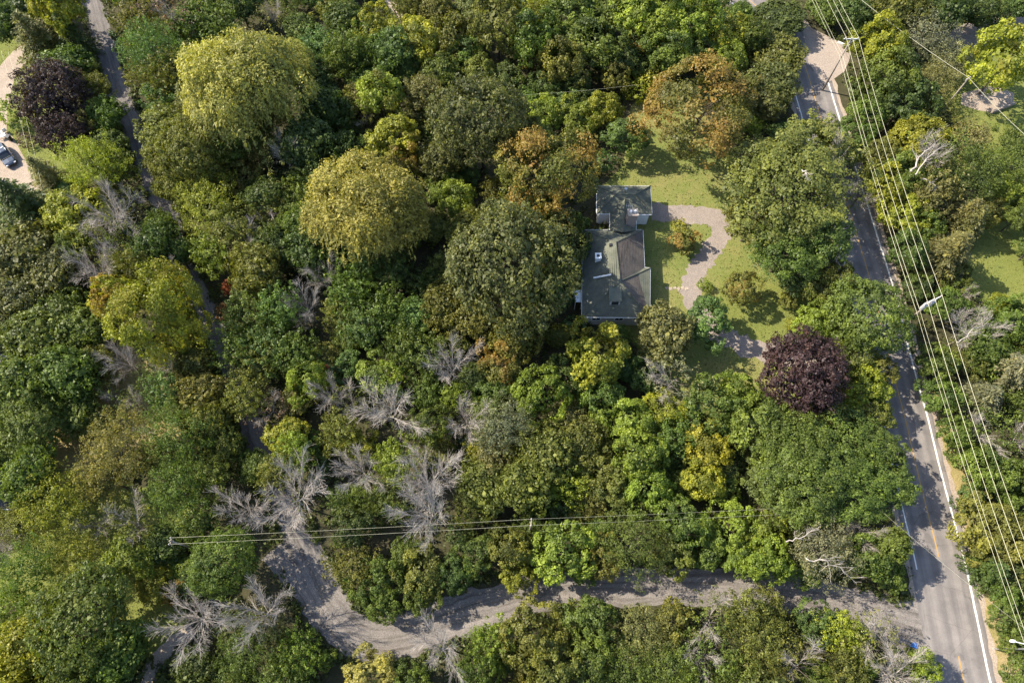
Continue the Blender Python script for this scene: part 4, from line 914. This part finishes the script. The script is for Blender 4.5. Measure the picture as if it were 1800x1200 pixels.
# street lamp at the right edge
q = pix(1822, 1140, 7); lamp = empty('street_lamp', (q.x, q.y, 0), label='grey street lamp reaching in from the right edge', cat='street lamp'); hd = pix(1780, 1126, 8.2) - Vector((q.x, q.y, 0))
bm = bmesh.new(); tube(bm, [(0, 0, 0), (0, 0, 7.9)], [.12, .08], 8); bm_obj('pole', bm, M['metal'], lamp)
bm = bmesh.new(); tube(bm, [(0, 0, 7.85), (hd.x * .4, hd.y * .4, 8.25), (hd.x, hd.y, 8.25)], .05, 6); bm_obj('arm', bm, M['white'], lamp)
bm = bmesh.new(); bmesh.ops.create_uvsphere(bm, u_segments=12, v_segments=8, radius=1, matrix=Matrix.Translation(hd) @ Matrix.Diagonal((.36, .17, .11, 1))); bm_obj('lamp_head', bm, M['white'], lamp, True)

# ------------------------------------------------------------------ vehicles
M['car_blue'] = plain('dark_blue_paint', (.035, .048, .07), .25, metal=.5, var=.1, coat=1); M['car_white'] = plain('white_car_paint', (.72, .72, .72), .3, var=.05, coat=1); M['tyre'] = plain('tyre', (.02, .02, .02), .85, var=.2); M['lens'] = plain('lamp_lens', (.75, .75, .78), .15, var=.05)
def loft(bm, secs):
    rings = []
    for (x, z0, z1, w0, w1) in secs:
        prof = [(-w0, z0), (-w0 * 1.03, z0 + (z1 - z0) * .5), (-w1, z1 - .06), (-w1 * .86, z1), (0, z1 + .02), (w1 * .86, z1), (w1, z1 - .06), (w0 * 1.03, z0 + (z1 - z0) * .5), (w0, z0)]
        rings.append([bm.verts.new((x, y, z)) for y, z in prof])
    for A, B in zip(rings, rings[1:]):
        for k in range(len(A)): bm.faces.new((A[k], A[(k + 1) % len(A)], B[(k + 1) % len(A)], B[k]))
    bm.faces.new(rings[0]); bm.faces.new(rings[-1][::-1])
def car(P, rz, paint, label, suv=True, sc=1.0):
    root = empty('parked_car', (P.x, P.y, .015), rz, label=label, cat='car', group='parked cars'); root.scale = (sc, sc, sc); hh = 1.0 if suv else .85
    bm = bmesh.new(); loft(bm, [(-2.42, .5, .85 * hh, .78, .74), (-2.3, .32, 1.02 * hh, .90, .86), (-1.2, .28, 1.06 * hh, .95, .90), (.6, .28, 1.06 * hh, .95, .90), (1.1, .28, 1.02 * hh, .95, .88), (2.0, .3, .92 * hh, .92, .82), (2.32, .36, .82 * hh, .84, .74), (2.45, .5, .70 * hh, .74, .66)]); bm_obj('body', bm, M[paint], root, False)
    bm = bmesh.new(); top = 1.72 if suv else 1.42
    loft(bm, [(-2.2, 1.0 * hh, 1.12 * hh, .84, .80), (-1.85, 1.0 * hh, top - .08, .84, .68), (-.4, 1.0 * hh, top - .03, .85, .70), (.25, 1.0 * hh, top - .07, .85, .68), (1.12, .98 * hh, 1.06 * hh, .84, .78)]); bm_obj('cabin_glass', bm, M['glass'], root)
    bm = bmesh.new(); loft(bm, [(-1.95, top - .12, top - .05, .68, .66), (-1.75, top - .10, top, .72, .68), (-.4, top - .06, top + .04, .73, .70), (.2, top - .10, top, .71, .68), (.35, top - .13, top - .05, .68, .66)]); bm_obj('roof', bm, M[paint], root)
    for s in (-1, 1):
        bm = bmesh.new(); tube(bm, [(-1.7, s * .62, top + .06), (.1, s * .62, top + .06)], .025, 6); bm_obj('roof_rail', bm, M['metal'], root)
        bm = bmesh.new(); box(bm, (2.3, s * .62, .72 * hh), (.26, .34, .16), bev=.03); bm_obj('headlight', bm, M['lens'], root)
        bm = bmesh.new(); box(bm, (.85, s * 1.05, 1.08 * hh), (.2, .22, .16), bev=.04); bm_obj('mirror', bm, M[paint], root)
        for x in (-1.45, 1.5):
            bm = bmesh.new(); tube(bm, [(x, s * .72, .36), (x, s * .96, .36)], .36, 18); wl = bm_obj('wheel', bm, M['tyre'], root); bm = bmesh.new(); tube(bm, [(x, s * .95, .36), (x, s * .975, .36)], .22, 12); bm_obj('rim', bm, M['metal'], wl)
        for xx in (-1.1, -.15, .62):
            bm = bmesh.new(); zt = top - .1; tube(bm, [(xx + (.35 if xx > .5 else 0), s * .86, 1.05 * hh), (xx - (.4 if xx > .5 else 0), s * .72, zt)], .035, 5); bm_obj('pillar', bm, M[paint], root)
    bm = bmesh.new(); box(bm, (2.42, 0, .6 * hh), (.08, .8, .2), bev=.02); bm_obj('grille', bm, M['dark'], root)
    bm = bmesh.new(); box(bm, (1.1, 0, 1.09 * hh), (.08, 1.4, .04)); bm_obj('wiper_cowl', bm, M['dark'], root)
    return root
a = pix(2, 252, 0); b = pix(34, 297, 0); mid = pix(14, 278, 0); cr = car(mid, math.atan2(b.y - a.y, b.x - a.x), 'car_blue', 'dark blue estate car parked on the tan gravel pad', True, .98)
bm = bmesh.new(); box(bm, (-.55, 0, 1.79), (.16, 1.35, .05)); bm_obj('roof_bar', bm, M['white'], cr)
car(pix(-14, 326, 0), -.12, 'car_white', 'white car on the gravel pad, half cut by the left edge', False, .95)

# garden things beside the cars
def chair(P, rz, label):
    r = empty('garden_chair', (P.x, P.y, .02), rz, label=label, cat='chair', group='white garden chairs'); bm = bmesh.new(); box(bm, (0, 0, .42), (.55, .55, .05), bev=.01); bm_obj('seat', bm, M['white'], r)
    bm = bmesh.new(); box(bm, (-.27, 0, .75), (.05, .55, .6), bev=.01); bm_obj('backrest', bm, M['white'], r)
    for sx in (-.24, .24):
        for sy in (-.24, .24): bm = bmesh.new(); box(bm, (sx, sy, .2), (.05, .05, .4)); bm_obj('leg', bm, M['white'], r)
chair(pix(4, 236, 0), .6, 'white garden chair nearest the left edge behind the dark car'); chair(pix(11, 233, 0), 2.4, 'white garden chair beside the black bin')
q = pix(7, 243, 0); t = empty('garden_table', (q.x, q.y, .02), .5, label='low white garden table behind the dark car', cat='table'); bm = bmesh.new(); box(bm, (0, 0, .6), (1.2, .7, .06), bev=.015); bm_obj('table_top', bm, M['white'], t)
for sx in (-.5, .5):
    for sy in (-.28, .28): bm = bmesh.new(); box(bm, (sx, sy, .29), (.06, .06, .57)); bm_obj('leg', bm, M['white'], t)
def bin_(P, mat, label, s=1.0):
    r = empty('wheelie_bin', (P.x, P.y, .015), random.uniform(-.4, .4), label=label, cat='bin'); r.scale = (s, s, s); bm = bmesh.new(); v = []
    for z, k in ((.08, .24), (.95, .31)): v.append([bm.verts.new((sx * k, sy * k, z)) for sx, sy in ((-1, -1), (1, -1), (1, 1), (-1, 1))])
    for k in range(4): bm.faces.new((v[0][k], v[0][(k + 1) % 4], v[1][(k + 1) % 4], v[1][k]))
    bm.faces.new(v[0]); bm.faces.new(v[1]); bm_obj('bin_body', bm, mat, r)
    bm = bmesh.new(); box(bm, (0, .02, 1.0), (.7, .74, .08), bev=.03); bm_obj('lid', bm, mat, r)
    for sx in (-.22, .22): bm = bmesh.new(); tube(bm, [(sx - .03, .27, .11), (sx + .03, .27, .11)], .1, 10); bm_obj('wheel', bm, M['tyre'], r)
bin_(pix(20, 247, 0), M['dark'], 'black bin beside the white garden chairs'); M['bin_blue'] = plain('blue_plastic', (.03, .12, .38), .45, var=.15)
bin_(pix(1603, 1134, 0), M['bin_blue'], 'blue bin at the edge of trees by the lane mouth', .8)

# junction kerb bar, fallen log, low wall by the far pad
a, b = pix(1471, 76, 0), pix(1486, 82, 0); m = (a + b) / 2; bm = bmesh.new(); box(bm, (0, 0, .2), ((b - a).length, .28, .4), math.atan2(b.y - a.y, b.x - a.x), .04); o = bm_obj('concrete_barrier', bm, M['white']); o.location = (m.x, m.y, .02); tag(o, 'short white concrete barrier across the edge of the junction apron', 'barrier')
a, b = pix(1741, 200, 0), pix(1782, 184, 0); m = (a + b) / 2; bm = bmesh.new(); box(bm, (0, 0, .3), ((b - a).length, .3, .6), math.atan2(b.y - a.y, b.x - a.x), .03); o = bm_obj('retaining_wall', bm, M['concrete']); o.location = (m.x, m.y, .02); tag(o, 'low pale retaining wall along the far tan parking pad', 'wall')
def log(pts, r, label):
    W = catmull([Vector(p) for p in pts], 5); n = len(W); bm = bmesh.new(); rad = [r * (1 - .8 * k / (n - 1)) for k in range(n)]; W = [w + Vector(rng.normal(0, .12, 3)) for w in W]
    tube(bm, [w - W[0] for w in W], rad, 7); L = (W[-1] - W[0]).length
    for k in range(3, n - 1):
        for _ in range(2):
            ax = (W[k] - W[k - 1]).normalized(); B, br = grow(W[k] - W[0], np.array(ax) + rng.normal(0, .5, 3), L * rng.uniform(.15, .4), rad[k] * .5, 4, .15, 0); br = [max(b, .016) for b in br]; tube(bm, B, br, 4, False)
            for q in (2, 3): C2, c2 = grow(B[q], B[q] - B[q - 1] + rng.normal(0, .25, 3), L * .12, max(br[q] * .6, .016), 2, .15, 0); tube(bm, C2, [.018, .015, .012], 3, False)
    o = bm_obj('bare_limb', bm, M['grey_wood'], None, True); o.location = W[0]; tag(o, label, 'bare limb', 'snapped limbs showing pale among the crowns')
log([pix(1600, 302, 9), pix(1622, 272, 9.5), pix(1644, 252, 9)], .15, 'thick snapped bare limb lying across trees right of the wires')
log([pix(1608, 308, 9), pix(1632, 275, 9.8), pix(1660, 254, 9)], .11, 'thinner pale limb beside the thick snapped limb')
log([pix(1622, 312, 8), pix(1638, 322, 8), pix(1645, 332, 8)], .09, 'short pale limb below the thick snapped limb')
log([pix(1410, 300, 15), pix(1417, 305, 15.3), pix(1422, 318, 15)], .09, 'curved bare limb poking from the huge layered locust')
log([pix(1418, 982, 9), pix(1460, 990, 9.4), pix(1498, 1016, 8.5)], .075, 'long pale bare limb over the silver-green tree by the lane')
log([pix(1386, 952, 8), pix(1412, 942, 8.6), pix(1434, 930, 8.5)], .075, 'straight pale limb over trees above the lane')
log([pix(1682, 604, 8), pix(1705, 585, 8.6), pix(1738, 568, 8)], .075, 'straight pale limb over the twiggy tree right of the wires')
